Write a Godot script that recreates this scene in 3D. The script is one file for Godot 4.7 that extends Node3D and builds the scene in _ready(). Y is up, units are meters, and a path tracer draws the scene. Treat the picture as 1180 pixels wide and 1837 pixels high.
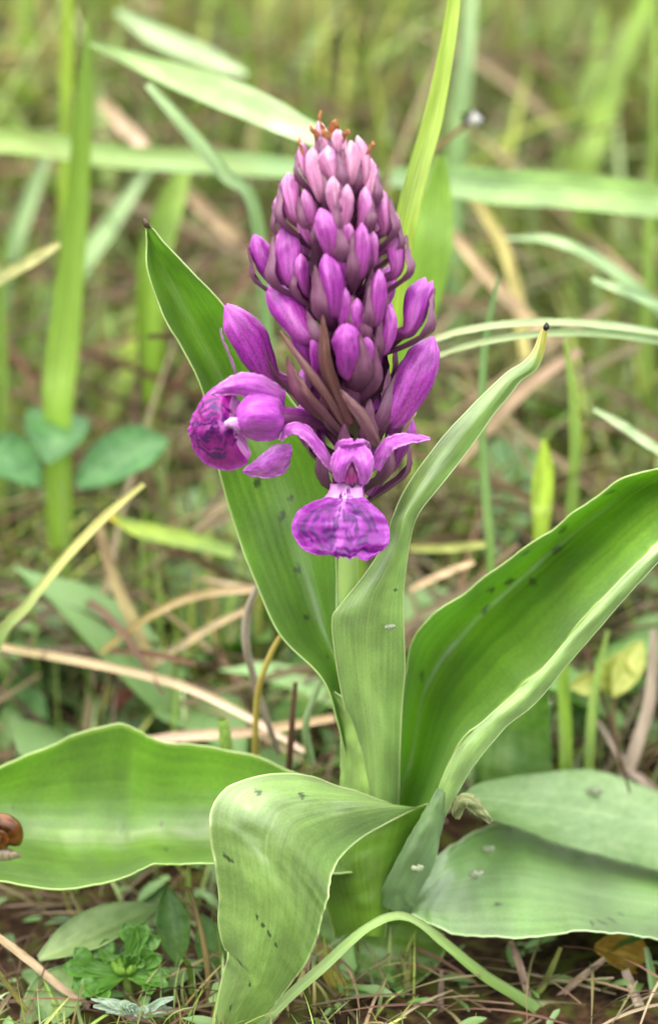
extends Node3D
# A marsh orchid in rough grass, close up. Shapes are given in millimetres round the foot of the plant (y up, +z towards
# the viewer) and built in metres.

const MM := 0.001
var rng := RandomNumberGenerator.new()
var noise := FastNoiseLite.new()
var used := {}
var leaf_relief: ImageTexture
var blade_tex: ImageTexture
var M := {}
var scallop := 0.0   # how far the end of a lip is lobed, mm


# ---------------------------------------------------------------- geometry
class Acc:
	var v := PackedVector3Array()
	var n := PackedVector3Array()
	var uv := PackedVector2Array()
	var c := PackedColorArray()
	var i := PackedInt32Array()

	# rows of points (in mm); normals from neighbours; front faces clockwise
	func grid(rows: Array, uvs: Array, cols: Array, closed := false) -> void:
		var first := v.size()
		var nr := rows.size()
		var nc: int = rows[0].size()
		for r in nr:
			for k in nc:
				var a: Vector3 = rows[mini(r + 1, nr - 1)][k] - rows[maxi(r - 1, 0)][k]
				var kb := k + 1
				var ka := k - 1
				if closed:
					kb = 1 if k == nc - 1 else k + 1
					ka = nc - 2 if k == 0 else k - 1
				else:
					kb = mini(kb, nc - 1)
					ka = maxi(ka, 0)
				var b: Vector3 = rows[r][kb] - rows[r][ka]
				if b.length() < 1e-5:
					var r2: int = r - 1 if r > nr / 2 else r + 1
					b = rows[r2][kb] - rows[r2][ka]
				var nn := a.cross(b)
				nn = nn.normalized() if nn.length() > 1e-9 else Vector3.UP
				v.append(rows[r][k] * 0.001)
				n.append(nn)
				uv.append(uvs[r][k])
				c.append(cols[r][k])
		for r in nr - 1:
			for k in nc - 1:
				var q := first + r * nc + k
				i.append_array(PackedInt32Array([q, q + 1, q + nc, q + 1, q + nc + 1, q + nc]))

	func mesh() -> ArrayMesh:
		var a := []
		a.resize(Mesh.ARRAY_MAX)
		a[Mesh.ARRAY_VERTEX] = v
		a[Mesh.ARRAY_NORMAL] = n
		a[Mesh.ARRAY_TEX_UV] = uv
		a[Mesh.ARRAY_COLOR] = c
		a[Mesh.ARRAY_INDEX] = i
		var m := ArrayMesh.new()
		m.add_surface_from_arrays(Mesh.PRIMITIVE_TRIANGLES, a)
		return m


func at(pts: Array, t: float):
	var n := pts.size()
	if n == 1:
		return pts[0]
	var s := clampf(t, 0.0, 1.0) * (n - 1)
	var k := mini(int(s), n - 2)
	var x := s - k
	var p1 = pts[k]
	var p2 = pts[k + 1]
	var p0 = pts[k - 1] if k > 0 else p1 * 2.0 - p2
	var p3 = pts[k + 2] if k + 2 < n else p2 * 2.0 - p1
	return (p1 * 2.0 + (p2 - p0) * x + (p0 * 2.0 - p1 * 5.0 + p2 * 4.0 - p3) * x * x + (p1 * 3.0 - p0 - p2 * 3.0 + p3) * x * x * x) * 0.5


func lin(c: Color) -> Color:
	return c.srgb_to_linear()


func plain_col(_t: float, _u: float) -> Color:
	return Color.WHITE


# a blade between two edges and a middle line, each a list of points; wav = unevenness in mm
func loft(acc: Acc, L: Array, Mi: Array, R: Array, nr: int, nc: int, wav := 0.0, colf = null, bead := 0.0, seed_ := 0.0) -> void:
	var rows := []
	var uvs := []
	var cols := []
	var le := []
	var re := []
	for r in nr:
		var t := float(r) / (nr - 1)
		var l: Vector3 = at(L, t)
		var m: Vector3 = at(Mi, t)
		var rr: Vector3 = at(R, t)
		var ctl := m * 2.0 - (l + rr) * 0.5
		var row := PackedVector3Array()
		var ur := PackedVector2Array()
		var cr := PackedColorArray()
		var nrm := (rr - l).cross(m - (l + rr) * 0.5 + Vector3(0, 0.01, 0.01))
		var t2: Vector3 = at(Mi, minf(t + 0.03, 1.0)) - at(Mi, maxf(t - 0.03, 0.0))
		nrm = t2.cross(rr - l).normalized()
		for k in nc:
			var u := float(k) / (nc - 1)
			var q := l * (1 - u) * (1 - u) + ctl * 2.0 * u * (1 - u) + rr * u * u
			if wav > 0.0:
				var e := pow(absf(u - 0.5) * 2.0, 1.5)
				q += nrm * wav * (noise.get_noise_3d(t * 260.0, u * 90.0, seed_ * 37.0) * 1.1 + e * noise.get_noise_2d(t * 520.0 + seed_ * 91.0, (40.0 if u > 0.5 else 0.0)))
			if scallop > 0.0:
				q += t2.normalized() * scallop * smoothstep(0.55, 1.0, t) * (sin(u * TAU * 3.5 + 0.6) + 0.5 * sin(u * TAU * 8.3 + seed_) + 1.1 * exp(-pow((u - 0.47) / 0.09, 2.0)))
			row.append(q)
			ur.append(Vector2(u, t))
			cr.append(colf.call(t, u) if colf != null else Color.WHITE)
		rows.append(row)
		uvs.append(ur)
		cols.append(cr)
		le.append(row[0])
		re.append(row[nc - 1])
	acc.grid(rows, uvs, cols)
	if bead > 0.0:
		rim(acc, le, bead, 0.0, cols, 0)
		rim(acc, re, bead, 1.0, cols, nc - 1)


func rim(acc: Acc, line: Array, r: float, u: float, cols: Array, k: int) -> void:
	var rows := []
	var uvs := []
	var cc := []
	var n := line.size()
	for j in n:
		var t: Vector3 = line[mini(j + 1, n - 1)] - line[maxi(j - 1, 0)]
		t = t.normalized() if t.length() > 1e-6 else Vector3.UP
		var a := t.cross(Vector3(0.3, 0.2, 1)).normalized()
		var b := t.cross(a)
		var row := PackedVector3Array()
		var ur := PackedVector2Array()
		var cr := PackedColorArray()
		for s in 7:
			var g := -TAU * s / 6.0
			row.append(line[j] + (a * cos(g) + b * sin(g)) * r)
			ur.append(Vector2(0.004 if u < 0.5 else 0.996, float(j) / (n - 1)))
			cr.append(cols[j][k])
		rows.append(row)
		uvs.append(ur)
		cc.append(cr)
	acc.grid(rows, uvs, cc, true)


# a strip along a line with a width at each point; fold = depth of its keel; face = the way its front looks
func ribbon(acc: Acc, pts: Array, w: Array, nr: int, nc: int, face: Vector3, fold := 0.25, wav := 0.0, colf = null, bead := 0.0, twist := 0.0, seed_ := 0.0) -> void:
	var L := []
	var Mi := []
	var R := []
	var n := maxi(nr, 6)
	for j in n:
		var t := float(j) / (n - 1)
		var c: Vector3 = at(pts, t)
		var tg: Vector3 = at(pts, minf(t + 0.04, 1.0)) - at(pts, maxf(t - 0.04, 0.0))
		tg = tg.normalized()
		var fc := face.rotated(tg, twist * (t - 0.4))
		var side := tg.cross(fc)
		side = side.normalized() if side.length() > 0.05 else tg.cross(Vector3.UP).normalized()
		var out := side.cross(tg).normalized()
		var h: float = maxf(at(w, t), 0.02) * 0.5
		L.append(c - side * h + out * h * fold * 0.5)
		R.append(c + side * h + out * h * fold * 0.5)
		Mi.append(c - out * h * fold * 0.5)
	loft(acc, L, Mi, R, nr, nc, wav, colf, bead, seed_)


# a round stalk, bud or pod; lobes raise ridges along it
func tube(acc: Acc, pts: Array, rad: Array, nr: int, sides: int, colf = null, flat := 1.0, lobes := 0, amp := 0.0, turn := 0.0, rough := 0.0, seed_ := 0.0) -> void:
	var rows := []
	var uvs := []
	var cols := []
	var a := Vector3.ZERO
	for r in nr:
		var t := float(r) / (nr - 1)
		var c: Vector3 = at(pts, t)
		var tg: Vector3 = at(pts, minf(t + 0.02, 1.0)) - at(pts, maxf(t - 0.02, 0.0))
		tg = tg.normalized()
		if a == Vector3.ZERO:
			a = tg.cross(Vector3(0.05, 0.1, 1)).normalized()
		a = (a - tg * a.dot(tg)).normalized()
		var b := tg.cross(a)
		var h: float = maxf(at(rad, t), 0.01)
		var row := PackedVector3Array()
		var ur := PackedVector2Array()
		var cr := PackedColorArray()
		for s in sides + 1:
			var g := -TAU * (s % sides) / float(sides)
			var k := 1.0
			if lobes > 0:
				k += amp * (absf(cos((g + turn) * lobes * 0.5)) - 0.6) * sin(PI * clampf(t, 0.0, 1.0))
			if rough > 0.0:
				k += rough * noise.get_noise_3d(t * 180.0, cos(g) * 60.0 + seed_ * 50.0, sin(g) * 60.0)
			row.append(c + (a * cos(g) + b * sin(g) * flat) * h * k)
			ur.append(Vector2(float(s) / sides, t))
			cr.append(colf.call(t, float(s) / sides) if colf != null else Color.WHITE)
		rows.append(row)
		uvs.append(ur)
		cols.append(cr)
	acc.grid(rows, uvs, cols, true)


# ---------------------------------------------------------------- naming
func numbered(called: String) -> String:
	var k: int = used.get(called, 0)
	used[called] = k + 1
	return called if k == 0 else "%s_%03d" % [called, k]


func tag(o: Node, label: String, category: String, group := "", kind := "") -> void:
	if label:
		o.set_meta("label", label)
	if category:
		o.set_meta("category", category)
	if group:
		o.set_meta("group", group)
	if kind:
		o.set_meta("kind", kind)


func put(acc: Acc, called: String, m: Material, parent: Node = null, label := "") -> MeshInstance3D:
	var o := MeshInstance3D.new()
	o.mesh = acc.mesh()
	o.material_override = m
	if parent:
		o.name = called
		parent.add_child(o, true)
	else:
		o.name = numbered(called)
		add_child(o, true)
	if label:
		o.set_meta("label", label)
	return o


func thing(called: String, label: String, category: String, group := "") -> Node3D:
	var o := Node3D.new()
	o.name = numbered(called)
	add_child(o, true)
	tag(o, label, category, group)
	return o


# ---------------------------------------------------------------- materials
func mat(rough: float, back := Color(0, 0, 0), spec := 0.5) -> StandardMaterial3D:
	var m := StandardMaterial3D.new()
	m.roughness = rough
	m.metallic_specular = spec
	m.vertex_color_use_as_albedo = true
	m.cull_mode = BaseMaterial3D.CULL_DISABLED
	if back != Color(0, 0, 0):
		m.backlight_enabled = true
		m.backlight = back
	return m


func image_of(w: int, h: int, f: Callable) -> ImageTexture:
	var b := PackedByteArray()
	b.resize(w * h * 3)
	for y in h:
		for x in w:
			var c: Color = f.call((x + 0.5) / w, (y + 0.5) / h)
			var k := (y * w + x) * 3
			b[k] = clampi(int(c.r * 255.0), 0, 255)
			b[k + 1] = clampi(int(c.g * 255.0), 0, 255)
			b[k + 2] = clampi(int(c.b * 255.0), 0, 255)
	return ImageTexture.create_from_image(Image.create_from_data(w, h, false, Image.FORMAT_RGB8, b))


# green blade: parallel veins, a paler midrib and margin, blotchy ground tone, and the plant's own dark dashes;
# marks = [u, v, half length, half width, tilt] in shares of the leaf
func leaf_mat(base: Color, vein: Color, margin: Color, marks: Array, long: float, seed_: int, rough := 0.42, back := Color(0.62, 0.75, 0.2), tip := Color(0, 0, 0), tip_from := 2.0) -> StandardMaterial3D:
	var nz := FastNoiseLite.new()
	nz.seed = seed_
	nz.frequency = 0.02
	nz.fractal_octaves = 3
	var f := func(u: float, v: float) -> Color:
		var big := nz.get_noise_2d(u * 60.0, v * 60.0 * long)
		var streak := nz.get_noise_2d(u * 900.0, v * 30.0 * long + 500.0)
		var fine := nz.get_noise_2d(u * 1500.0 + 90.0, v * 1500.0 * long)
		var c := base * (1.0 + big * 0.24 + streak * 0.09 + fine * 0.10)
		var vv := pow(0.5 + 0.5 * cos(u * TAU * 11.0 + big * 2.0 + streak), 4.0)
		c = c.lerp(vein, clampf(vv * (0.14 + 0.35 * big), 0.0, 0.3))
		c = c.lerp(vein, exp(-pow((u - 0.5 + big * 0.006) / 0.009, 2.0)) * 0.45)
		var e := minf(u, 1.0 - u)
		c = c.lerp(margin, clampf(1.0 - e / (0.016 + 0.006 * streak), 0.0, 1.0) * 0.85)
		for m in marks:
			var du: float = (u - m[0])
			var dv: float = (v - m[1]) * long
			if absf(du) < 0.12 and absf(dv) < 0.12:
				var x: float = (du * cos(m[4]) + dv * sin(m[4])) / m[2]
				var y: float = (-du * sin(m[4]) + dv * cos(m[4])) / m[3]
				var d := sqrt(x * x + y * y) + fine * 0.9 + streak * 0.3
				c = c.lerp(Color(0.14, 0.19, 0.09), clampf((1.2 - d) * 1.3, 0.0, 0.74))
		if v > tip_from:
			c = c.lerp(tip, clampf((v - tip_from) / (1.0 - tip_from) * 1.6 + streak * 0.5, 0.0, 1.0))
		return c
	var m := mat(rough, back, 0.8)
	m.clearcoat_enabled = true   # the waxy skin of the leaf
	m.clearcoat = 0.5
	m.clearcoat_roughness = 0.42
	m.rim_enabled = true
	m.rim = 0.1
	m.rim_tint = 0.25
	m.vertex_color_use_as_albedo = false
	m.albedo_texture = image_of(176, int(176 * clampf(long * 0.55, 1.0, 4.0)), f)
	m.heightmap_enabled = true
	m.heightmap_texture = leaf_relief
	m.heightmap_scale = 0.003
	return m


func marks_for(seed_: int, n: int, size: float) -> Array:
	var r := RandomNumberGenerator.new()
	r.seed = seed_
	var out := []
	for k in n:
		out.append([r.randf_range(0.12, 0.88), r.randf_range(0.08, 0.85), size * r.randf_range(0.5, 1.3), size * r.randf_range(0.22, 0.45), r.randf_range(-0.6, 0.6)])
	return out


# ---------------------------------------------------------------- orchid pieces
func petal_col(a: Color, b: Color, seed_: float) -> Callable:
	return func(t: float, u: float) -> Color:
		var g := noise.get_noise_3d(t * 120.0, u * 300.0, seed_ * 31.0)
		var e := pow(absf(u - 0.5) * 2.0, 6.0)
		return lin(a.lerp(b, clampf(0.35 + g * 0.7 + 0.5 * e, 0.0, 1.0)))


# a closed bud: ovary from the axis, three sepals closed to a blunt point
func bud(orchid: Node, tip: Vector3, base: Vector3, w: float, young: float, seed_: float, bend := Vector3.ZERO) -> void:
	w *= 0.88
	var axis_pt := Vector3(lerpf(base.x, spike_x(base.y), 0.7), base.y - 4.0, base.z * 0.35)
	var mid := base.lerp(tip, 0.5) + bend + (tip - base).cross(Vector3(0, 0, 1)).normalized() * 0.3 * sin(seed_ * 7.0)
	var dk := Color(0.52, 0.24, 0.48).lerp(Color(0.55, 0.34, 0.44), young)
	var body := Color(0.61, 0.20, 0.62).lerp(Color(0.72, 0.48, 0.60), young)
	var light := Color(0.81, 0.44, 0.81).lerp(Color(0.95, 0.83, 0.85), young)
	var cf := func(t: float, u: float) -> Color:
		var g := noise.get_noise_3d(t * 90.0, u * 200.0, seed_ * 53.0)
		var g2 := noise.get_noise_3d(t * 60.0, cos(u * TAU) * 60.0, seed_ * 13.0)
		var seam := pow(absf(cos((u * TAU - seed_) * 1.5)), 24.0)
		var c := dk.lerp(body, smoothstep(0.30, 0.56, t + g * 0.10 + g2 * 0.10))
		c = c.lerp(light, clampf(smoothstep(0.5, 1.0, t + g2 * 0.3) * 0.6 + g * 0.45 + g2 * 0.3, 0.0, 1.0))
		c = c.lerp(light, clampf(seam * 0.5 * smoothstep(0.5, 0.75, t) + 0.5 * smoothstep(0.9, 1.0, t), 0.0, 1.0))
		return lin(c)
	var acc := Acc.new()
	tube(acc, [axis_pt, base.lerp(axis_pt, 0.35), base, mid, mid.lerp(tip, 0.62), tip], [w * 0.2, w * 0.22, w * 0.31, w * 0.49, w * 0.36, w * 0.05], 34, 26, cf, 0.85, 3, 0.20, seed_, 0.22, seed_)
	put(acc, "bud", M.petal, orchid)


func spike_x(y: float) -> float:
	return lerpf(-3.6, -6.8, clampf((y - 66.0) / 48.0, 0.0, 1.0))


func bract(orchid: Node, base: Vector3, mid: Vector3, tip: Vector3, w: float, a: Color, b: Color, seed_: float) -> void:
	var cf := func(t: float, u: float) -> Color:
		var g := noise.get_noise_3d(t * 90.0, u * 260.0, seed_ * 41.0)
		return lin(a.lerp(b, clampf(t * 0.55 + g * 0.7 + 0.15, 0.0, 1.0)))
	var acc := Acc.new()
	var out := Vector3(mid.x - spike_x(mid.y), 0.3, mid.z + 0.5).normalized()
	ribbon(acc, [base, mid, mid.lerp(tip, 0.6) + out * 0.2, tip], [w * 0.8, w, w * 0.62, 0.12], 14, 6, out, -0.5, 0.2, cf, 0.05, 0.0, seed_)
	put(acc, "bract", M.bract, orchid)


func _ready() -> void:
	rng.seed = 4711
	noise.seed = 12
	noise.frequency = 0.02
	noise.fractal_octaves = 3

	# camera
	var cam := Camera3D.new()
	cam.name = "camera"
	cam.fov = 18.260
	cam.near = 0.02
	cam.far = 200.0
	cam.position = Vector3(-0.00745, 0.22645, 0.36542)
	cam.rotation_degrees = Vector3(-24, 0, 0)
	var lens := CameraAttributesPhysical.new()
	lens.frustum_focal_length = 50.0
	lens.frustum_near = 0.02
	lens.frustum_far = 200.0
	lens.frustum_focus_distance = 0.396
	lens.exposure_aperture = 6.8
	cam.attributes = lens
	add_child(cam)
	cam.fov = 18.260
	cam.current = true

	# sky, sun, exposure
	var env := Environment.new()
	env.background_mode = Environment.BG_SKY
	env.tonemap_mode = Environment.TONE_MAPPER_LINEAR
	env.tonemap_exposure = 2.4
	env.sdfgi_enabled = true
	env.ssao_enabled = true
	env.ssil_enabled = true
	var sky_m := ProceduralSkyMaterial.new()
	sky_m.sky_top_color = Color(1.0, 1.0, 1.0)
	sky_m.sky_energy_multiplier = 1.4
	sky_m.sky_horizon_color = Color(0.62, 0.63, 0.63)
	sky_m.ground_horizon_color = Color(0.5, 0.52, 0.45)
	sky_m.ground_bottom_color = Color(0.2, 0.22, 0.15)
	sky_m.sky_curve = 0.55
	var sky := Sky.new()
	sky.sky_material = sky_m
	env.sky = sky
	var we := WorldEnvironment.new()
	we.name = "environment"
	we.environment = env
	add_child(we)
	var sun := DirectionalLight3D.new()
	sun.name = "sun"
	sun.light_energy = 0.4
	sun.light_color = Color(1.0, 0.96, 0.89)
	sun.light_angular_distance = 20.0
	sun.shadow_enabled = true
	sun.rotation_degrees = Vector3(-66, -38, 0)
	add_child(sun)

	make_materials()
	build_ground()
	build_stuff()
	build_orchid()
	build_plants()
	build_blades()


func make_materials() -> void:
	leaf_relief = image_of(256, 8, func(u: float, _v: float) -> Color:
		var h := 0.5 + 0.35 * cos(u * TAU * 13.0) + 0.12 * cos(u * TAU * 39.0)
		return Color(h, h, h))
	blade_tex = image_of(64, 256, func(u: float, v: float) -> Color:
		var s := noise.get_noise_2d(u * 500.0, v * 60.0)
		var f := noise.get_noise_2d(u * 900.0 + 300.0, v * 900.0)
		var k := 0.84 + 0.10 * s + 0.10 * f + 0.03 * cos(u * TAU * 6.0)
		k += 0.05 * exp(-pow((u - 0.5) / 0.05, 2.0))
		return Color(k, k, k))
	M.petal = mat(0.42, Color(0.5, 0.35, 0.5))
	M.petal.albedo_texture = image_of(128, 256, func(u: float, v: float) -> Color:
		var w := u + 0.03 * noise.get_noise_2d(u * 300.0, v * 200.0)
		var vein := pow(0.5 + 0.5 * cos(w * TAU * 15.0), 8.0)
		var f := noise.get_noise_2d(u * 2600.0, v * 2600.0)
		var k := 0.92 - 0.16 * vein + 0.22 * f + 0.15 * noise.get_noise_2d(u * 500.0 + 70.0, v * 260.0)
		return Color(k, k * 0.97, k))
	M.bract = mat(0.5, Color(0.3, 0.25, 0.3))
	M.bract.albedo_texture = blade_tex
	M.stem = mat(0.45, Color(0.35, 0.42, 0.15))
	M.blade = mat(0.45, Color(0.58, 0.66, 0.40))
	M.blade.albedo_texture = blade_tex
	M.straw = mat(0.65, Color(0.3, 0.27, 0.2), 0.35)
	M.straw.albedo_texture = blade_tex
	M.broad = mat(0.5, Color(0.5, 0.6, 0.2))
	M.shell = mat(0.22)
	M.slug = mat(0.35)
	M.soil = mat(0.95, Color(0, 0, 0), 0.2)


func ground_h(x: float, z: float) -> float:
	return noise.get_noise_2d(x * 0.9, z * 0.9) * 5.0 + noise.get_noise_2d(x * 5.0 + 99.0, z * 5.0) * 2.2 - 2.0


# ---------------------------------------------------------------- ground and what nobody could count
func build_ground() -> void:
	var xs := []
	var zs := []
	for k in range(13, 0, -1):
		xs.append(-350.0 - 8.0 * (pow(2.0, k) - 1.0))
	for k in 101:
		xs.append(-350.0 + 7.0 * k)
	for k in range(1, 14):
		xs.append(350.0 + 8.0 * (pow(2.0, k) - 1.0))
	for k in range(13, 0, -1):
		zs.append(-800.0 - 8.0 * (pow(2.0, k) - 1.0))
	for k in 151:
		zs.append(-800.0 + 7.0 * k)
	for k in range(1, 14):
		zs.append(250.0 + 8.0 * (pow(2.0, k) - 1.0))
	var rows := []
	var uvs := []
	var cols := []
	for z in zs:
		var row := PackedVector3Array()
		var ur := PackedVector2Array()
		var cr := PackedColorArray()
		for x in xs:
			row.append(Vector3(x, ground_h(x, z), z))
			ur.append(Vector2(x, z) * 0.01)
			cr.append(Color.WHITE)
		rows.append(row)
		uvs.append(ur)
		cols.append(cr)
	var acc := Acc.new()
	acc.grid(rows, uvs, cols)
	var nz := FastNoiseLite.new()
	nz.seed = 5
	nz.frequency = 0.03
	nz.fractal_octaves = 4
	M.soil.vertex_color_use_as_albedo = false
	M.soil.albedo_texture = image_of(512, 512, func(u: float, v: float) -> Color:
		var a := nz.get_noise_2d(u * 512.0, v * 512.0)
		var b := nz.get_noise_2d(u * 1700.0 + 50.0, v * 1700.0)
		var c := Color(0.23, 0.17, 0.12) * (1.0 + a * 0.6 + b * 0.6)
		return c.lerp(Color(0.24, 0.27, 0.10), clampf(a * 2.4, 0.0, 0.8)))
	var o := put(acc, "ground", M.soil)
	tag(o, "dark brown soil showing between the grass and dead straw", "", "", "structure")


func scatter(called: String, label: String, mesh: Mesh, m: Material, tr: Array, cl: Array) -> void:
	var mm := MultiMesh.new()
	mm.transform_format = MultiMesh.TRANSFORM_3D
	mm.use_colors = true
	mm.mesh = mesh
	mm.instance_count = tr.size()
	for k in tr.size():
		mm.set_instance_transform(k, tr[k])
		mm.set_instance_color(k, cl[k])
	var o := MultiMeshInstance3D.new()
	o.multimesh = mm
	o.material_override = m
	o.name = numbered(called)
	add_child(o, true)
	tag(o, label, "", "", "stuff")


func tall_limit(x: float, z: float) -> float:
	# how tall grass grows there: the sward is low round the orchid and rises behind it
	if z > -18.0:
		return 9.0 if z < 25.0 else 12.0 + (z - 25.0) * 0.25
	return minf(10.0 + (-z - 18.0) * 0.32, 80.0)


func build_stuff() -> void:
	# green blades in five bends
	var greens := [Color(0.56, 0.66, 0.31), Color(0.61, 0.68, 0.43), Color(0.51, 0.62, 0.29), Color(0.66, 0.70, 0.34), Color(0.61, 0.68, 0.48)]
	var straws := [Color(0.62, 0.52, 0.41), Color(0.55, 0.45, 0.36), Color(0.68, 0.60, 0.48), Color(0.50, 0.37, 0.30), Color(0.70, 0.63, 0.51), Color(0.58, 0.54, 0.38)]
	for kind in 5:
		var bend: float = [0.08, 0.25, 0.5, 0.85, 1.15][kind]
		var acc := Acc.new()
		var pts := []
		var pos := Vector3.ZERO
		for k in 7:
			pts.append(pos)
			var a := bend * pow(k / 6.0, 1.3) * 1.5
			pos += Vector3(0, cos(a), sin(a)) / 6.0 * 1000.0
		ribbon(acc, pts, [38.0, 46.0, 42.0, 30.0, 3.0], 9, 3, Vector3(0, 0.2, -1), 0.5, 0.0, null, 0.0, 0.8)
		var mesh := acc.mesh()
		var tr := []
		var cl := []
		var tries := 0
		while tr.size() < 3300 and tries < 20000:
			tries += 1
			var x := rng.randf_range(-420, 420) * (1.0 if rng.randf() < 0.5 else 0.4)
			var z := rng.randf_range(-900, 220)
			if rng.randf() < 0.55:
				x = rng.randf_range(-140, 140)
				z = rng.randf_range(-430, -12)
			elif rng.randf() < 0.14:
				x = rng.randf_range(-110, 100)
				z = rng.randf_range(-30, 50)
			if noise.get_noise_2d(x * 0.8 + 700.0, z * 0.8) + rng.randf_range(-0.35, 0.35) < -0.05:
				continue
			if z > -26.0 and z < 30.0 and x > 4.0 and x < 70.0:
				continue
			var lim := tall_limit(x, z)
			var h := rng.randf_range(35, 135) * (1.2 if kind > 1 else 1.0)
			h = minf(h, lim * rng.randf_range(0.7, 1.3))
			var b := Basis(Vector3.UP, rng.randf_range(0, TAU)) * Basis(Vector3.RIGHT, rng.randfn(0.3, 0.62))
			var w := clampf(h, 22.0, 80.0) * (0.18 + 0.75 * pow(rng.randf(), 1.6))
			b = b.scaled_local(Vector3(w, h, h) * MM)
			tr.append(Transform3D(b, Vector3(x, ground_h(x, z) - 1.0, z) * MM))
			var c: Color = greens[rng.randi() % 5]
			c = c * rng.randf_range(0.85, 1.3)
			if rng.randf() < 0.3:
				c = c.lerp(Color(0.72, 0.60, 0.42), rng.randf())
			cl.append(lin(c))
		scatter("grass", "green grass growing all over the ground behind the orchid", mesh, M.blade, tr, cl)
	# dead straw lying about
	for kind in 4:
		var acc := Acc.new()
		var pts := []
		for k in 5:
			var t := k / 4.0 - 0.5
			pts.append(Vector3(t * 1000.0, [20.0, 150.0, 80.0, 260.0][kind] * (0.25 - t * t) * 2.0, [120.0, -300.0, 420.0, 60.0][kind] * (t * t - 0.1)))
		ribbon(acc, pts, [20.0, 26.0, 24.0, 10.0], 8, 3, Vector3(0, 1, 0.2), 0.4, 0.0, null, 0.0, 1.6)
		var mesh := acc.mesh()
		var tr := []
		var cl := []
		for k in 2700:
			var x := rng.randf_range(-420, 420) * (1.0 if rng.randf() < 0.4 else 0.4)
			var z := rng.randf_range(-900, 240)
			if k % 10 == 0:
				x = rng.randf_range(-120, 110)
				z = rng.randf_range(-40, 60)
			var l := rng.randf_range(14, 70)
			var up := ground_h(x, z) + rng.randf() * rng.randf() * minf(60.0, tall_limit(x, z) * 1.0)
			if z > -15.0 and absf(x) < 130.0:
				up = ground_h(x, z) + rng.randf_range(0, 3)
				l = minf(l, 20.0)
			if z > -28.0 and z < 6.0 and x > 4.0 and x < 70.0 or z > -30.0 and k % 6 > 2:
				continue
			if z > -55.0 and x > -70.0 and x < 70.0:
				up = ground_h(x, z) + rng.randf_range(0, 3)
				l = minf(l, 22.0)
			var tilt := rng.randfn(0, 0.26 if z < -30.0 else 0.1)
			if k % 9 == 0:   # thin stalks caught up in the grass
				x = rng.randf_range(-150, 150)
				z = rng.randf_range(-380, -45)
				l = rng.randf_range(40, 110)
				up = ground_h(x, z) + rng.randf_range(4, minf(60.0, tall_limit(x, z) * 0.9))
				tilt = rng.randfn(0, 0.5)
			var b := Basis(Vector3.UP, rng.randf_range(0, TAU)) * Basis(Vector3.BACK, tilt)
			b = b.scaled_local(Vector3(l, l, clampf(l, 22, 50) * rng.randf_range(0.25, 0.9)) * MM)
			tr.append(Transform3D(b, Vector3(x, up + 1.0, z) * MM))
			var c: Color = straws[rng.randi() % 6]
			cl.append(lin(c * rng.randf_range(0.6, 1.1)))
		scatter("straw_litter", "dead brown and tan grass straw matted over the soil", mesh, M.straw, tr, cl)
	# low broad leaves
	for kind in 2:
		var acc := Acc.new()
		ribbon(acc, [Vector3(0, 0, 0), Vector3(0, 90, 300), Vector3(0, 120, 700), Vector3(0, 60, 1000)], [60.0, 330.0, 420.0 - kind * 160.0, 260.0, 20.0], 8, 5, Vector3(0, 1, 0), 0.3, 12.0, null, 0.0, 0.3, kind)
		var mesh := acc.mesh()
		var tr := []
		var cl := []
		for k in 2200:
			var x := rng.randf_range(-420, 420) * (1.0 if rng.randf() < 0.4 else 0.4)
			var z := rng.randf_range(-900, 220)
			var up := ground_h(x, z) + rng.randf_range(1, 12)
			if z > -40.0 and absf(x) < 90.0:
				up = ground_h(x, z) + 1.0
			var l := rng.randf_range(10, 34)
			if z > -40.0 and absf(x) < 90.0:
				l = rng.randf_range(2, 7)
			if k % 3 == 0:
				x = rng.randf_range(-120, 110)
				z = rng.randf_range(-190, 55)
				up = ground_h(x, z) + 1.0
				l = rng.randf_range(1.5, 6) if z > -40.0 else rng.randf_range(4, 14)
			var b := Basis(Vector3.UP, rng.randf_range(0, TAU)) * Basis(Vector3.RIGHT, rng.randf_range(-0.7, 0.1))
			b = b.scaled_local(Vector3.ONE * l * MM)
			tr.append(Transform3D(b, Vector3(x, up, z) * MM))
			var c := Color(0.33, 0.47, 0.22).lerp(Color(0.48, 0.60, 0.38), rng.randf())
			cl.append(lin(c * rng.randf_range(0.8, 1.15)))
		scatter("small_leaves", "small low green leaves among the grass roots", mesh, M.broad, tr, cl)


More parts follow.
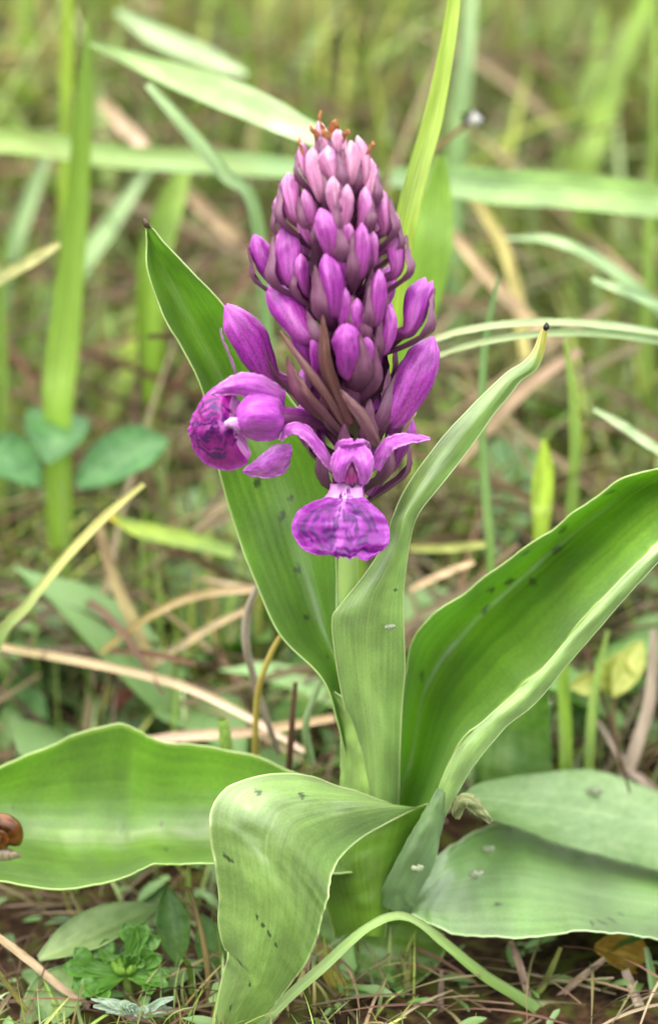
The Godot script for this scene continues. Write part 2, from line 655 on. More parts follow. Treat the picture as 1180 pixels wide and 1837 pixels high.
# ---------------------------------------------------------------- the orchid
func build_orchid() -> void:
	var o := thing("marsh_orchid", "purple marsh orchid with a dense budding spike and dark-flecked green leaves", "orchid")
	var stem_col := func(t: float, u: float) -> Color:
		var g := noise.get_noise_3d(t * 300.0, u * 60.0, 3.0)
		var c := Color(0.54, 0.66, 0.34).lerp(Color(0.60, 0.71, 0.40), 0.5 + g)
		return lin(c.lerp(Color(0.36, 0.19, 0.27), smoothstep(0.60, 0.70, t + g * 0.04)))
	var acc := Acc.new()
	tube(acc, [Vector3(0, -4, 0), Vector3(-1.4, 17.1, 0), Vector3(-3.1, 37.7, 0), Vector3(-5, 53.6, 0), Vector3(-4.5, 65.2, 0), Vector3(-4, 74.3, 0), Vector3(-4.9, 86.1, 0), Vector3(-6, 99.8, 0), Vector3(-6.8, 111, 0)], [3.2, 2.6, 1.8, 1.35, 1.3, 1.9, 2.3, 2.0, 1.0], 60, 14, stem_col, 1.0, 5, 0.06)
	put(acc, "stem", M.stem, o)

	var mg := Color(0.74, 0.82, 0.52)
	# tall leaf on the left, tip up, behind the flowers
	acc = Acc.new()
	loft(acc,
		[Vector3(-3.8, 23.2, 2), Vector3(-6.3, 34.7, 2), Vector3(-8.3, 40.8, 1), Vector3(-13.7, 45.6, -2), Vector3(-17.1, 52.4, -5), Vector3(-19.5, 58.8, -7), Vector3(-21.3, 65.6, -8), Vector3(-23.4, 75.9, -10), Vector3(-26.1, 81.7, -11), Vector3(-28.4, 85.8, -12), Vector3(-30.2, 91.3, -13), Vector3(-30.3, 95, -14), Vector3(-30.4, 96.9, -14)],
		[Vector3(-2.3, 22.1, 0), Vector3(-3.8, 31.2, -3), Vector3(-5.9, 38.4, -5), Vector3(-8.2, 43.8, -7), Vector3(-10.7, 51.6, -10), Vector3(-12.9, 59.9, -12), Vector3(-15.4, 66.5, -13), Vector3(-19.7, 72.7, -15), Vector3(-22.6, 78.4, -16), Vector3(-25.2, 83.8, -16), Vector3(-27.7, 89.3, -16), Vector3(-29.4, 93.6, -15), Vector3(-30.2, 96.8, -14)],
		[Vector3(-0.2, 23.2, 2), Vector3(-1.8, 32.3, 2), Vector3(-4.4, 39.8, 1), Vector3(-6.3, 46.3, -2), Vector3(-6.5, 53.6, -5), Vector3(-6.9, 62.9, -7), Vector3(-8.9, 70.2, -8), Vector3(-13.8, 77, -10), Vector3(-17.6, 82.3, -11), Vector3(-20.8, 86.9, -12), Vector3(-23.9, 90.3, -13), Vector3(-27.8, 94.1, -14), Vector3(-30, 96.9, -14)],
		110, 21, 0.35, null, 0.13, 1.0)
	put(acc, "leaf", leaf_mat(Color(0.34, 0.49, 0.12), Color(0.52, 0.64, 0.27), mg, [[0.3, 0.46, 0.05, 0.028, 0.4], [0.42, 0.40, 0.045, 0.028, 0.5], [0.42, 0.33, 0.045, 0.025, 0.4], [0.33, 0.27, 0.04, 0.025, 0.2], [0.6, 0.22, 0.035, 0.022, 0.2], [0.55, 0.42, 0.03, 0.02, 0.1], [0.35, 0.2, 0.03, 0.02, 0.3], [0.15, 0.52, 0.04, 0.02, 0.3]], 5.0, 11, 0.42, Color(0.62, 0.75, 0.2), Color(0.25, 0.2, 0.1), 0.985), o, "tall upright leaf rising behind the left flower, with dark flecks")
	acc = Acc.new()
	tube(acc, [Vector3(-30.2, 96.6, -14), Vector3(-30.4, 97.2, -14), Vector3(-30.7, 97.8, -14)], [0.28, 0.4, 0.08], 6, 7, func(_t, _u): return lin(Color(0.32, 0.24, 0.18)))
	put(acc, "leaf_tip", M.bract, o)

	# narrow leaf on the right; its outer side faces us and its foot wraps the stalk
	acc = Acc.new()
	loft(acc,
		[Vector3(-3.5, 22.3, 1), Vector3(-4.4, 32.3, 2), Vector3(-5.7, 38.8, 2.2), Vector3(-6.7, 45.3, 2.4), Vector3(-7, 50.1, 2.6), Vector3(-5.9, 52.1, 2.6), Vector3(-2.9, 56.5, 3), Vector3(-0.5, 60.8, 3), Vector3(0.6, 64.6, 3), Vector3(2.6, 68.3, 1), Vector3(6.5, 72.7, -2), Vector3(10.7, 76.1, -5), Vector3(14.7, 79.1, -8), Vector3(17.9, 80.8, -10), Vector3(19.6, 83.9, -12)],
		[Vector3(-1.3, 24.6, 5.2), Vector3(-1.8, 34.2, 5.6), Vector3(-2.4, 40.6, 5.6), Vector3(-2.7, 47, 5.8), Vector3(-2.6, 51.4, 6), Vector3(-1.9, 54.9, 6), Vector3(-0.3, 58.5, 5.6), Vector3(1.3, 62.5, 5), Vector3(2.1, 65.5, 4.5), Vector3(4.6, 68.8, 2.5), Vector3(8, 72.1, -1), Vector3(11.8, 75.8, -4), Vector3(15.4, 78.8, -7), Vector3(18.4, 80.2, -9.5), Vector3(19.8, 84.1, -12)],
		[Vector3(1.6, 22.3, 1), Vector3(1.7, 31.4, 2), Vector3(1.9, 37.1, 2), Vector3(2.2, 42.8, 2.2), Vector3(2, 48.5, 2.4), Vector3(1.9, 53.1, 2.2), Vector3(2.2, 57.2, 2), Vector3(2.8, 61.3, 2), Vector3(3.8, 64.5, 2), Vector3(6.6, 67.6, 0), Vector3(9.6, 70.3, -3), Vector3(13.2, 74.4, -6), Vector3(16.4, 77.4, -9), Vector3(19.1, 79.2, -11), Vector3(20.1, 83.9, -12)],
		120, 19, 0.25, null, 0.13, 2.0)
	put(acc, "leaf", leaf_mat(Color(0.47, 0.58, 0.31), Color(0.58, 0.68, 0.41), Color(0.74, 0.79, 0.55), [[0.85, 0.37, 0.04, 0.02, 0.0], [0.8, 0.28, 0.03, 0.02, 0.3]], 5.5, 12, 0.42, Color(0.62, 0.74, 0.3), Color(0.66, 0.64, 0.24), 0.92), o, "narrow pale green leaf with a yellow tip, its foot wrapped round the stalk")
	acc = Acc.new()
	tube(acc, [Vector3(19.8, 83.6, -12), Vector3(20, 84.1, -12), Vector3(20, 84.6, -12)], [0.3, 0.42, 0.1], 6, 7, func(_t, _u): return lin(Color(0.09, 0.07, 0.05)))
	put(acc, "leaf_tip", M.bract, o)

	# outer sheath on the left of the stalk
	acc = Acc.new()
	loft(acc,
		[Vector3(-6.3, 21.3, 0), Vector3(-5.9, 25.4, 0), Vector3(-5.9, 30.4, 0), Vector3(-6.4, 34.3, -1), Vector3(-7.5, 38.3, -1)],
		[Vector3(-3.8, 23.8, 4.5), Vector3(-3.9, 27.7, 4.2), Vector3(-4.2, 32, 3.8), Vector3(-5.2, 35.8, 2.5), Vector3(-7, 38.7, 0)],
		[Vector3(-0.2, 23.9, 4.6), Vector3(-1.3, 27.8, 4.4), Vector3(-1.9, 33.3, 4), Vector3(-3.7, 37.2, 3.2), Vector3(-6.6, 38.7, 0.5)],
		40, 13, 0.15, null, 0.11, 3.0)
	put(acc, "sheath", leaf_mat(Color(0.51, 0.63, 0.31), Color(0.62, 0.72, 0.42), mg, [], 2.0, 13), o)

	# broad leaf on the right, channelled, its hollow side towards us
	acc = Acc.new()
	loft(acc,
		[Vector3(0.7, 8, -1), Vector3(0.9, 21, -2), Vector3(1.7, 32, -3), Vector3(3, 42.1, -4), Vector3(5.5, 46.9, -4), Vector3(10.5, 50.6, -5), Vector3(15.1, 54.4, -5), Vector3(20.3, 58.7, -5), Vector3(25.5, 62.7, -5), Vector3(30.7, 66.4, -5), Vector3(34.2, 67.9, -4), Vector3(38.7, 69, -2)],
		[Vector3(1.9, 5.6, -5), Vector3(2.4, 15.9, -8), Vector3(3.9, 21.9, -11), Vector3(5.5, 29.3, -13), Vector3(7.6, 34.6, -14), Vector3(11.4, 39.4, -15), Vector3(16, 44.4, -15), Vector3(21.3, 49.7, -15), Vector3(26.8, 55.4, -14), Vector3(31.5, 60.7, -12), Vector3(35, 64.6, -9), Vector3(39.3, 67.9, -4)],
		[Vector3(2.7, 12.2, 6), Vector3(6.3, 25, 7), Vector3(6.9, 29.6, 7.5), Vector3(9.5, 35.5, 8), Vector3(12.4, 38.6, 8), Vector3(16.4, 42.8, 8), Vector3(20.2, 46.9, 8), Vector3(24.8, 53.2, 8), Vector3(29.6, 58.6, 7), Vector3(33.6, 61.9, 5), Vector3(37.3, 65.4, 3), Vector3(39.3, 69, 0)],
		110, 27, 0.5, null, 0.16, 4.0)
	put(acc, "leaf", leaf_mat(Color(0.34, 0.50, 0.07), Color(0.52, 0.65, 0.20), mg, [[0.3, 0.3, 0.035, 0.03, 0.3], [0.28, 0.52, 0.04, 0.02, 0.4], [0.35, 0.56, 0.05, 0.02, 0.5], [0.25, 0.68, 0.05, 0.03, 0.2], [0.45, 0.66, 0.05, 0.03, 0.4], [0.42, 0.5, 0.03, 0.03, 0.1], [0.2, 0.78, 0.06, 0.02, 0.5], [0.55, 0.6, 0.05, 0.02, 0.2], [0.15, 0.6, 0.04, 0.02, 0.3]], 3.2, 14, 0.45, Color(0.65, 0.78, 0.15), Color(0.62, 0.52, 0.15), 0.93), o, "broad bright-green leaf slanting up to the right edge")
	# its rolled near margin, pale outside
	acc = Acc.new()
	loft(acc,
		[Vector3(6.3, 25.2, 7.2), Vector3(6.9, 29.7, 7.7), Vector3(9.5, 35.6, 8.2), Vector3(12.4, 38.8, 8.2), Vector3(16.4, 42.9, 8.2), Vector3(20.1, 47, 8.2), Vector3(24.8, 53.3, 8.2), Vector3(29.6, 58.7, 7.2), Vector3(33.6, 62, 5.2), Vector3(37.3, 65.4, 3.2)],
		[Vector3(6.6, 24.3, 8), Vector3(7.9, 29.3, 8.8), Vector3(10.3, 34.6, 9), Vector3(13.5, 38.5, 9), Vector3(17.3, 42.3, 9), Vector3(21, 46.9, 9), Vector3(25.5, 53.1, 9), Vector3(30.2, 58.4, 8), Vector3(34.2, 61.9, 6), Vector3(37.4, 65.5, 3.6)],
		[Vector3(6.2, 21.1, 7), Vector3(8.6, 27, 7.6), Vector3(11.2, 32.2, 7.6), Vector3(14.5, 36.8, 7.6), Vector3(18.5, 40.7, 7.6), Vector3(22.1, 45.5, 7.6), Vector3(26.7, 51.7, 7.4), Vector3(31.1, 57.2, 6.6), Vector3(34.9, 60.9, 5), Vector3(37.7, 65, 3)],
		70, 8, 0.2, null, 0.1, 5.0)
	put(acc, "leaf_margin", leaf_mat(Color(0.58, 0.70, 0.42), Color(0.70, 0.79, 0.55), Color(0.80, 0.86, 0.62), [], 5.0, 15, 0.4), o, "pale rolled margin of the broad right leaf")
	# grey outer sheath at its foot
	acc = Acc.new()
	loft(acc,
		[Vector3(-0.9, 11.1, 7), Vector3(-0.2, 14.3, 7.5), Vector3(2.6, 20.9, 8), Vector3(5.1, 25.8, 8), Vector3(6.4, 28.6, 8)],
		[Vector3(0.9, 11, 8.5), Vector3(1.9, 14.8, 9), Vector3(4.4, 20.8, 9.4), Vector3(6.2, 25.4, 9), Vector3(7.2, 28.5, 8.6)],
		[Vector3(3.1, 8.8, 6), Vector3(4, 11.9, 7), Vector3(5.9, 16.5, 7), Vector3(7, 22.2, 7.4), Vector3(8, 27.4, 7.8)],
		30, 11, 0.3, null, 0.1, 6.0)
	put(acc, "sheath", leaf_mat(Color(0.40, 0.52, 0.33), Color(0.52, 0.62, 0.44), Color(0.60, 0.68, 0.50), [], 2.0, 16, 0.38), o)

	# leaf reaching out to the left edge
	acc = Acc.new()
	loft(acc,
		[Vector3(-1.7, 18.5, -2), Vector3(-6.7, 21, -5), Vector3(-13.5, 23.7, -6.5), Vector3(-18.4, 25.3, -7.5), Vector3(-24.8, 26.2, -8), Vector3(-29.6, 26.7, -8), Vector3(-32.5, 28.4, -8), Vector3(-34.9, 29.4, -8), Vector3(-39.9, 28.2, -8), Vector3(-45.2, 25.7, -8), Vector3(-51.1, 23.5, -7), Vector3(-56.3, 20.4, -6), Vector3(-60.4, 17.6, -2)],
		[Vector3(-1.5, 18.2, 2), Vector3(-6, 17.9, 0), Vector3(-12.6, 16.3, -2), Vector3(-17.8, 15.1, -3.5), Vector3(-23.8, 14.3, -4.5), Vector3(-29, 13.8, -5), Vector3(-33.1, 13.5, -5), Vector3(-36.5, 13.4, -5), Vector3(-40.9, 13.4, -5), Vector3(-45.4, 13.9, -5), Vector3(-51.2, 15, -4.5), Vector3(-56, 17.3, -2), Vector3(-60.3, 18.6, 0)],
		[Vector3(-1.2, 15.5, 6), Vector3(-6.7, 16.2, 8), Vector3(-13.9, 17.6, 9), Vector3(-18.9, 18.7, 10), Vector3(-22, 19.4, 11), Vector3(-26, 19.4, 11), Vector3(-29.5, 19.6, 12), Vector3(-33.1, 18.2, 12), Vector3(-36.9, 16.9, 12), Vector3(-42.3, 16.1, 12), Vector3(-49.7, 16.7, 11), Vector3(-55.1, 17.1, 7), Vector3(-59.9, 19.4, 2)],
		110, 25, 0.5, null, 0.16, 7.0)
	put(acc, "leaf", leaf_mat(Color(0.34, 0.50, 0.07), Color(0.50, 0.64, 0.20), Color(0.78, 0.85, 0.56), marks_for(31, 14, 0.03), 3.4, 17, 0.5, Color(0.68, 0.8, 0.18)), o, "wide channelled leaf reaching out to the left edge")

	# leaf that comes forward and curls down in front
	acc = Acc.new()
	loft(acc,
		[Vector3(2, 23.3, 3), Vector3(-3.9, 28.5, 8), Vector3(-8.9, 33, 13), Vector3(-13.7, 36.2, 18), Vector3(-17.7, 37.5, 22), Vector3(-20.7, 36.5, 24), Vector3(-21.9, 34, 25.5), Vector3(-21.8, 31.2, 26), Vector3(-21.3, 27.7, 26), Vector3(-20.9, 23, 25.5), Vector3(-21.1, 19.1, 25), Vector3(-20.5, 15.2, 24.5), Vector3(-20, 13.8, 24.3), Vector3(-20.9, 9.6, 24), Vector3(-21.9, 3.1, 23), Vector3(-22.5, -4.3, 20)],
		[Vector3(3.5, 24.5, 6), Vector3(-1.5, 28.7, 12), Vector3(-5.9, 31.9, 17), Vector3(-9.8, 34.4, 22), Vector3(-13, 35.7, 26), Vector3(-14.6, 34.7, 28.5), Vector3(-15, 32.4, 29.5), Vector3(-14.7, 29.6, 30), Vector3(-14.4, 25.7, 30), Vector3(-14.6, 21.5, 29.5), Vector3(-15.3, 17.2, 29), Vector3(-16, 14, 28.5), Vector3(-16.7, 11.7, 28), Vector3(-18, 8.6, 27), Vector3(-19.8, 3.6, 25), Vector3(-22.1, -4.7, 20)],
		[Vector3(5.3, 24, 4), Vector3(0.8, 24.7, 9), Vector3(-3.1, 24.5, 13), Vector3(-5.9, 23.8, 17), Vector3(-7.2, 22.5, 20), Vector3(-7.8, 20.9, 22), Vector3(-8.2, 19.1, 23), Vector3(-8.8, 16.8, 23.5), Vector3(-9.8, 13.9, 23.5), Vector3(-10.8, 11.7, 23.5), Vector3(-11.9, 9.9, 23.5), Vector3(-13.3, 7.7, 23.3), Vector3(-14.5, 5.9, 23), Vector3(-15.9, 3.4, 22.5), Vector3(-18.1, -0.9, 21), Vector3(-21.7, -5.3, 19.5)],
		120, 27, 0.6, null, 0.17, 8.0)
	put(acc, "leaf", leaf_mat(Color(0.47, 0.58, 0.31), Color(0.58, 0.68, 0.41), Color(0.81, 0.87, 0.61), [[0.12, 0.5, 0.045, 0.02, 0.4], [0.35, 0.6, 0.02, 0.02, 0.3], [0.42, 0.61, 0.02, 0.02, 0.3], [0.5, 0.62, 0.03, 0.012, 0.3], [0.6, 0.63, 0.03, 0.012, 0.3], [0.2, 0.76, 0.05, 0.04, 1.2], [0.42, 0.81, 0.04, 0.02, 0.9], [0.4, 0.2, 0.05, 0.02, 0.4], [0.25, 0.28, 0.04, 0.02, 0.3], [0.3, 0.9, 0.03, 0.02, 0.3]], 3.4, 18, 0.42, Color(0.6, 0.75, 0.3)), o, "pale leaf arching forward and curling down in front of the stalk")

	# low leaf to the right: near half pale, far half in the hollow
	acc = Acc.new()
	loft(acc,
		[Vector3(5.1, 10.8, -2), Vector3(9.1, 10.8, -8), Vector3(13.8, 10.3, -14), Vector3(19.6, 7.2, -20), Vector3(25.2, 4.5, -22), Vector3(31.5, 2.7, -22), Vector3(38.6, 1.8, -19), Vector3(44.9, 3.5, -10), Vector3(48.2, 4.3, 0)],
		[Vector3(3.4, 9.1, 4), Vector3(7.3, 9.9, 1), Vector3(12.6, 9.1, -3), Vector3(17.8, 8.1, -5), Vector3(23.8, 6.1, -6), Vector3(29.8, 4.5, -6), Vector3(37, 3.6, -5), Vector3(43.9, 4.6, -1), Vector3(48.2, 4.5, 1)],
		[Vector3(3.4, 10, 8), Vector3(6.7, 9.6, 11), Vector3(11.2, 9.9, 13), Vector3(16.7, 10.3, 14), Vector3(21.9, 10.8, 14), Vector3(26.2, 10.6, 13), Vector3(31.4, 9.4, 12), Vector3(35.5, 7.8, 11), Vector3(42.1, 5.8, 8), Vector3(47.8, 5.1, 3)],
		90, 25, 0.4, null, 0.15, 9.0)
	put(acc, "leaf", leaf_mat(Color(0.38, 0.51, 0.27), Color(0.50, 0.62, 0.38), Color(0.74, 0.81, 0.62), [[0.85, 0.6, 0.05, 0.016, 0.9], [0.8, 0.63, 0.05, 0.016, 0.6], [0.9, 0.57, 0.04, 0.016, 0.2], [0.75, 0.3, 0.02, 0.03, 0.2], [0.7, 0.66, 0.03, 0.014, 0.5]], 3.0, 19, 0.38, Color(0.5, 0.65, 0.25)), o, "low leaf lying out to the right under the hairy leaf")

	# lowest leaf below the curled one
	acc = Acc.new()
	loft(acc,
		[Vector3(-0.1, 10, 2), Vector3(-6.7, 7.5, -1), Vector3(-10, 3.7, -1), Vector3(-11.2, -1.1, 1), Vector3(-10, -5.3, 4), Vector3(-8.2, -7.5, 6)],
		[Vector3(2.8, 9.8, 4.5), Vector3(-0.1, 6.8, 4), Vector3(-2.2, 3.6, 4.5), Vector3(-3.8, 0.4, 5.5), Vector3(-5.2, -3, 7), Vector3(-6.7, -6.5, 7.5)],
		[Vector3(4.2, 7, 3), Vector3(7.7, 3.3, 2), Vector3(7.4, 0, 3), Vector3(4, -2.5, 5), Vector3(-0.8, -4.3, 7), Vector3(-5.8, -6.4, 8)],
		44, 15, 0.5, null, 0.12, 10.0)
	put(acc, "leaf", leaf_mat(Color(0.38, 0.52, 0.16), Color(0.52, 0.65, 0.28), mg, [], 1.4, 20, 0.5), o, "lowest short leaf at the foot of the stalk")
	acc = Acc.new()
	loft(acc,
		[Vector3(-8.6, 18.8, 0), Vector3(-8.8, 14.3, 1), Vector3(-8.2, 9.8, 2), Vector3(-6.7, 3.6, 3)],
		[Vector3(-3.1, 23.6, 7), Vector3(-3.9, 18.1, 7.5), Vector3(-3.1, 12.5, 8), Vector3(-2.4, 6.7, 8)],
		[Vector3(5.6, 23.8, 3), Vector3(3.8, 19.4, 4), Vector3(0.9, 14.1, 5), Vector3(-0.1, 5.4, 6)],
		30, 13, 0.3, null, 0.1, 11.0)
	put(acc, "sheath", leaf_mat(Color(0.38, 0.53, 0.12), Color(0.52, 0.65, 0.26), mg, [], 1.6, 21, 0.45), o)

	build_spike(o)
	build_flowers(o)


func build_spike(o: Node) -> void:
	# tip, base, width in mm, youth
	var list := [
		[Vector3(-8.5, 106, 6.5), Vector3(-7.2, 100.9, 7.2), 3.3, 0.15], [Vector3(-7.9, 100.8, 7.9), Vector3(-6.8, 93.8, 7.9), 3.4, 0.0], [Vector3(-3.6, 104.4, 7.1), Vector3(-3.7, 98.4, 7.6), 2.4, 0.2], [Vector3(-1.5, 98.7, 7.4), Vector3(-1.8, 92.3, 7.7), 2.3, 0.1],
		[Vector3(0.7, 102.6, 2.9), Vector3(0.6, 97.5, 4.9), 2.6, 0.2], [Vector3(4.2, 95.3, 1), Vector3(2.3, 90.1, 4.7), 3.4, 0.0], [Vector3(5.1, 94.9, 1), Vector3(3, 90.1, 3.8), 2.2, 0.0], [Vector3(-16.5, 100.8, 0.9), Vector3(-13.8, 94.9, 1.2), 3.2, 0.0], [Vector3(-12.7, 102.5, 2.6), Vector3(-12, 96.5, 4.7), 3.8, 0.05],
		[Vector3(-14.8, 94.3, 1), Vector3(-10.5, 90.2, 6.9), 4.6, 0.0], [Vector3(-20, 91.9, 1.1), Vector3(-15, 82.8, 1), 5.2, 0.0], [Vector3(-5.6, 93, 10.6), Vector3(-5.1, 86.1, 8.5), 4.1, 0.0], [Vector3(5.3, 87.7, 1.1), Vector3(0.9, 78.6, 4.1), 5.4, 0.0],
		[Vector3(-12.3, 108.5, 0.6), Vector3(-11.4, 103.9, 4), 3.0, 0.55], [Vector3(-9.4, 112.4, 2.6), Vector3(-8.5, 107.2, 5.2), 2.4, 0.85], [Vector3(-7.6, 112.8, 3.7), Vector3(-6.9, 109.3, 5), 2.5, 0.8], [Vector3(-7, 109.7, 5.7), Vector3(-6.7, 105.4, 6.1), 2.2, 0.8], [Vector3(-5.3, 108.8, 6), Vector3(-5.8, 103.6, 6.5), 2.3, 0.75],
		[Vector3(-4.9, 113.2, 2.9), Vector3(-4.9, 109, 4.9), 2.1, 0.95], [Vector3(-4.1, 113.3, 1.3), Vector3(-3.2, 108.8, 4.1), 1.9, 0.9], [Vector3(-2.5, 110.8, 2.2), Vector3(-2.8, 107, 4.6), 2.0, 0.9], [Vector3(-1.3, 107.4, 3.2), Vector3(-0.8, 102.7, 4.7), 2.2, 0.6], [Vector3(-10.6, 112.4, 0.4), Vector3(-10.3, 109.2, 3.4), 1.5, 0.7], [Vector3(-13.5, 105.8, 0.7), Vector3(-12.7, 101.9, 2.5), 1.8, 0.45],
		[Vector3(-10.8, 99.8, 5), Vector3(-10.3, 95.2, 5.1), 2.2, 0.15], [Vector3(-5.6, 96.5, 7.6), Vector3(-5.6, 91.4, 7.4), 2.2, 0.1], [Vector3(-3.1, 90.7, 8.3), Vector3(-3.1, 84.4, 6.9), 2.6, 0.05], [Vector3(-9.3, 90.5, 7.7), Vector3(-8.5, 84.2, 6.3), 2.6, 0.05], [Vector3(-0.3, 94, 6.7), Vector3(-0.7, 88.3, 6.6), 2.2, 0.1], [Vector3(-6, 100.9, 7.1), Vector3(-5.8, 96.5, 6.7), 2.0, 0.2], [Vector3(-4.1, 95.2, 7.9), Vector3(-4.1, 90.4, 7.5), 2.2, 0.1], [Vector3(-11.1, 92.6, 5.8), Vector3(-9.8, 86.9, 5.7), 2.4, 0.05], [Vector3(-10.4, 105.2, 4.6), Vector3(-9.8, 101.6, 5.1), 1.9, 0.45], [Vector3(-2.2, 102.9, 5.8), Vector3(-2.3, 99, 5.8), 1.9, 0.35], [Vector3(-7.5, 83.7, 7), Vector3(-6.8, 78.9, 5), 2.2, 0.1], [Vector3(-5.5, 104.6, 6.7), Vector3(-5.3, 100.7, 6.6), 1.9, 0.4],
		[Vector3(-3.2, 108.2, 5.1), Vector3(-3.6, 104, 6.1), 2.0, 0.5], [Vector3(-0.1, 104.9, 2.8), Vector3(-0.1, 100.5, 4.1), 2.0, 0.5], [Vector3(-10.4, 107.6, 4.3), Vector3(-9.4, 103.6, 5), 2.0, 0.5], [Vector3(-6.5, 114.4, 2.4), Vector3(-6.4, 111.8, 3.4), 1.6, 0.95], [Vector3(-8, 114.3, 2.2), Vector3(-7.5, 111.8, 3.3), 1.5, 0.95],
	]
	var k := 0.0
	for b in list:
		k += 1.0
		bud(o, b[0], b[1], b[2], b[3], k)
	# the buds round the back of the spike
	for j in 26:
		var y := 72.0 + j * 1.55
		var a := j * 2.4 + 0.4
		var r := 8.2 * sqrt(clampf((116.0 - y) / 46.0, 0.05, 1.0))
		var d := Vector3(cos(a), 0, sin(a))
		if d.z > -0.25:
			d.z = -d.z - 0.3
			d = d.normalized()
		var c := Vector3(spike_x(y), y, 0)
		bud(o, c + d * r + Vector3(0, 3.5, 0), c + d * r * 0.7 - Vector3(0, 2.5, 0), lerpf(4.2, 2.0, (y - 72.0) / 42.0), clampf((y - 88.0) / 24.0, 0.0, 1.0), 40.0 + j)
	# bracts: dark, narrow, between the buds
	var pb := Color(0.41, 0.21, 0.35)
	var pl := Color(0.55, 0.35, 0.47)
	for b in list:
		k += 1.0
		var tip: Vector3 = b[0]
		var base: Vector3 = b[1]
		var side: float = (1.0 if sin(k * 5.1) > 0.0 else -1.0)
		var c := Vector3(spike_x(base.y), base.y, 0)
		var foot := c + (base - c) * 0.35 - Vector3(0, 5.5, 0)
		var mid: Vector3 = base + (base - c).normalized() * b[2] * 0.22 + Vector3(side * b[2] * 0.42, -0.5, 0)
		var end := base.lerp(tip, 0.80) + Vector3(side * b[2] * 0.42, 0, 0.2)
		bract(o, foot, mid, end, b[2] * 0.55 + 0.4, pb, pl, k)
	for j in 56:
		var y := 69.0 + j * 0.62
		var a := j * 2.4
		var r := 6.0 * sqrt(clampf((118.0 - y) / 50.0, 0.08, 1.0))
		var d := Vector3(cos(a), 0, sin(a))
		var c := Vector3(spike_x(y), y, 0)
		bract(o, c + d * 1.0 - Vector3(0, 4, 0), c + d * r, c + d * r * 1.05 + Vector3(0, 5.5, 0), 2.6, pb, Color(0.56, 0.36, 0.48), 200.0 + j)
	# olive and brown ones in front, low down
	var ob := Color(0.47, 0.31, 0.36)
	var ol := Color(0.57, 0.46, 0.40)
	bract(o, Vector3(-1.6, 75.3, 6), Vector3(-3.1, 80, 9.5), Vector3(-6.1, 84.9, 11.5), 1.6, Color(0.50, 0.34, 0.38), Color(0.64, 0.48, 0.48), 301.0)
	bract(o, Vector3(-5.4, 77.1, 5), Vector3(-8.8, 84.5, 9), Vector3(-13.3, 91.1, 8), 1.3, ob, Color(0.60, 0.44, 0.36), 303.0)
	bract(o, Vector3(-6.1, 76.7, 5), Vector3(-9.5, 82.4, 9), Vector3(-11.7, 86.6, 9), 1.2, ob, Color(0.52, 0.36, 0.34), 304.0)
	bract(o, Vector3(-5.1, 78.2, 6), Vector3(-7.8, 86.9, 9.5), Vector3(-8.2, 93.8, 10), 1.7, Color(0.38, 0.22, 0.24), Color(0.55, 0.40, 0.34), 305.0)
	bract(o, Vector3(-6.8, 76.7, 4), Vector3(-10.8, 81.6, 7), Vector3(-12.5, 87, 6), 2.6, Color(0.40, 0.2, 0.3), Color(0.5, 0.3, 0.35), 308.0)
	bract(o, Vector3(-18.4, 82.1, 3), Vector3(-19.5, 86.2, 4), Vector3(-20.5, 90.1, 4.5), 0.9, Color(0.66, 0.42, 0.66), Color(0.82, 0.66, 0.78), 309.0)
	bract(o, Vector3(1.5, 74.8, 3), Vector3(2.5, 77.8, 4), Vector3(3.2, 78.8, 3), 0.9, Color(0.66, 0.50, 0.50), Color(0.82, 0.74, 0.62), 310.0)
	# rusty withered bract tips at the very top
	for q in [[Vector3(-7.8, 112.1, 0), Vector3(-8.4, 114.2, 0), Vector3(-8.5, 116.2, 0.5), 1.0], [Vector3(-6.8, 112.4, 1), Vector3(-6.9, 114, 1), Vector3(-6.6, 115.4, 1.5), 1.2], [Vector3(-8.4, 112.1, 1.5), Vector3(-9, 113.6, 2), Vector3(-9.6, 114.8, 2), 1.1], [Vector3(-6, 112.2, 1), Vector3(-5.5, 113.6, 2), Vector3(-5.1, 114.3, 2), 0.9], [Vector3(-3.2, 110.6, 3), Vector3(-2.6, 112.1, 3), Vector3(-2.2, 113.2, 3), 0.8], [Vector3(-10.6, 110.6, 2), Vector3(-10.8, 112, 2), Vector3(-10.9, 113.3, 2), 0.8], [Vector3(-7.5, 112.4, 2.5), Vector3(-7.7, 113.6, 3), Vector3(-8.1, 114.7, 3.2), 1.3]]:
		k += 1.0
		bract(o, q[0], q[1], q[2], q[3], Color(0.68, 0.42, 0.30), Color(0.84, 0.58, 0.34), k)


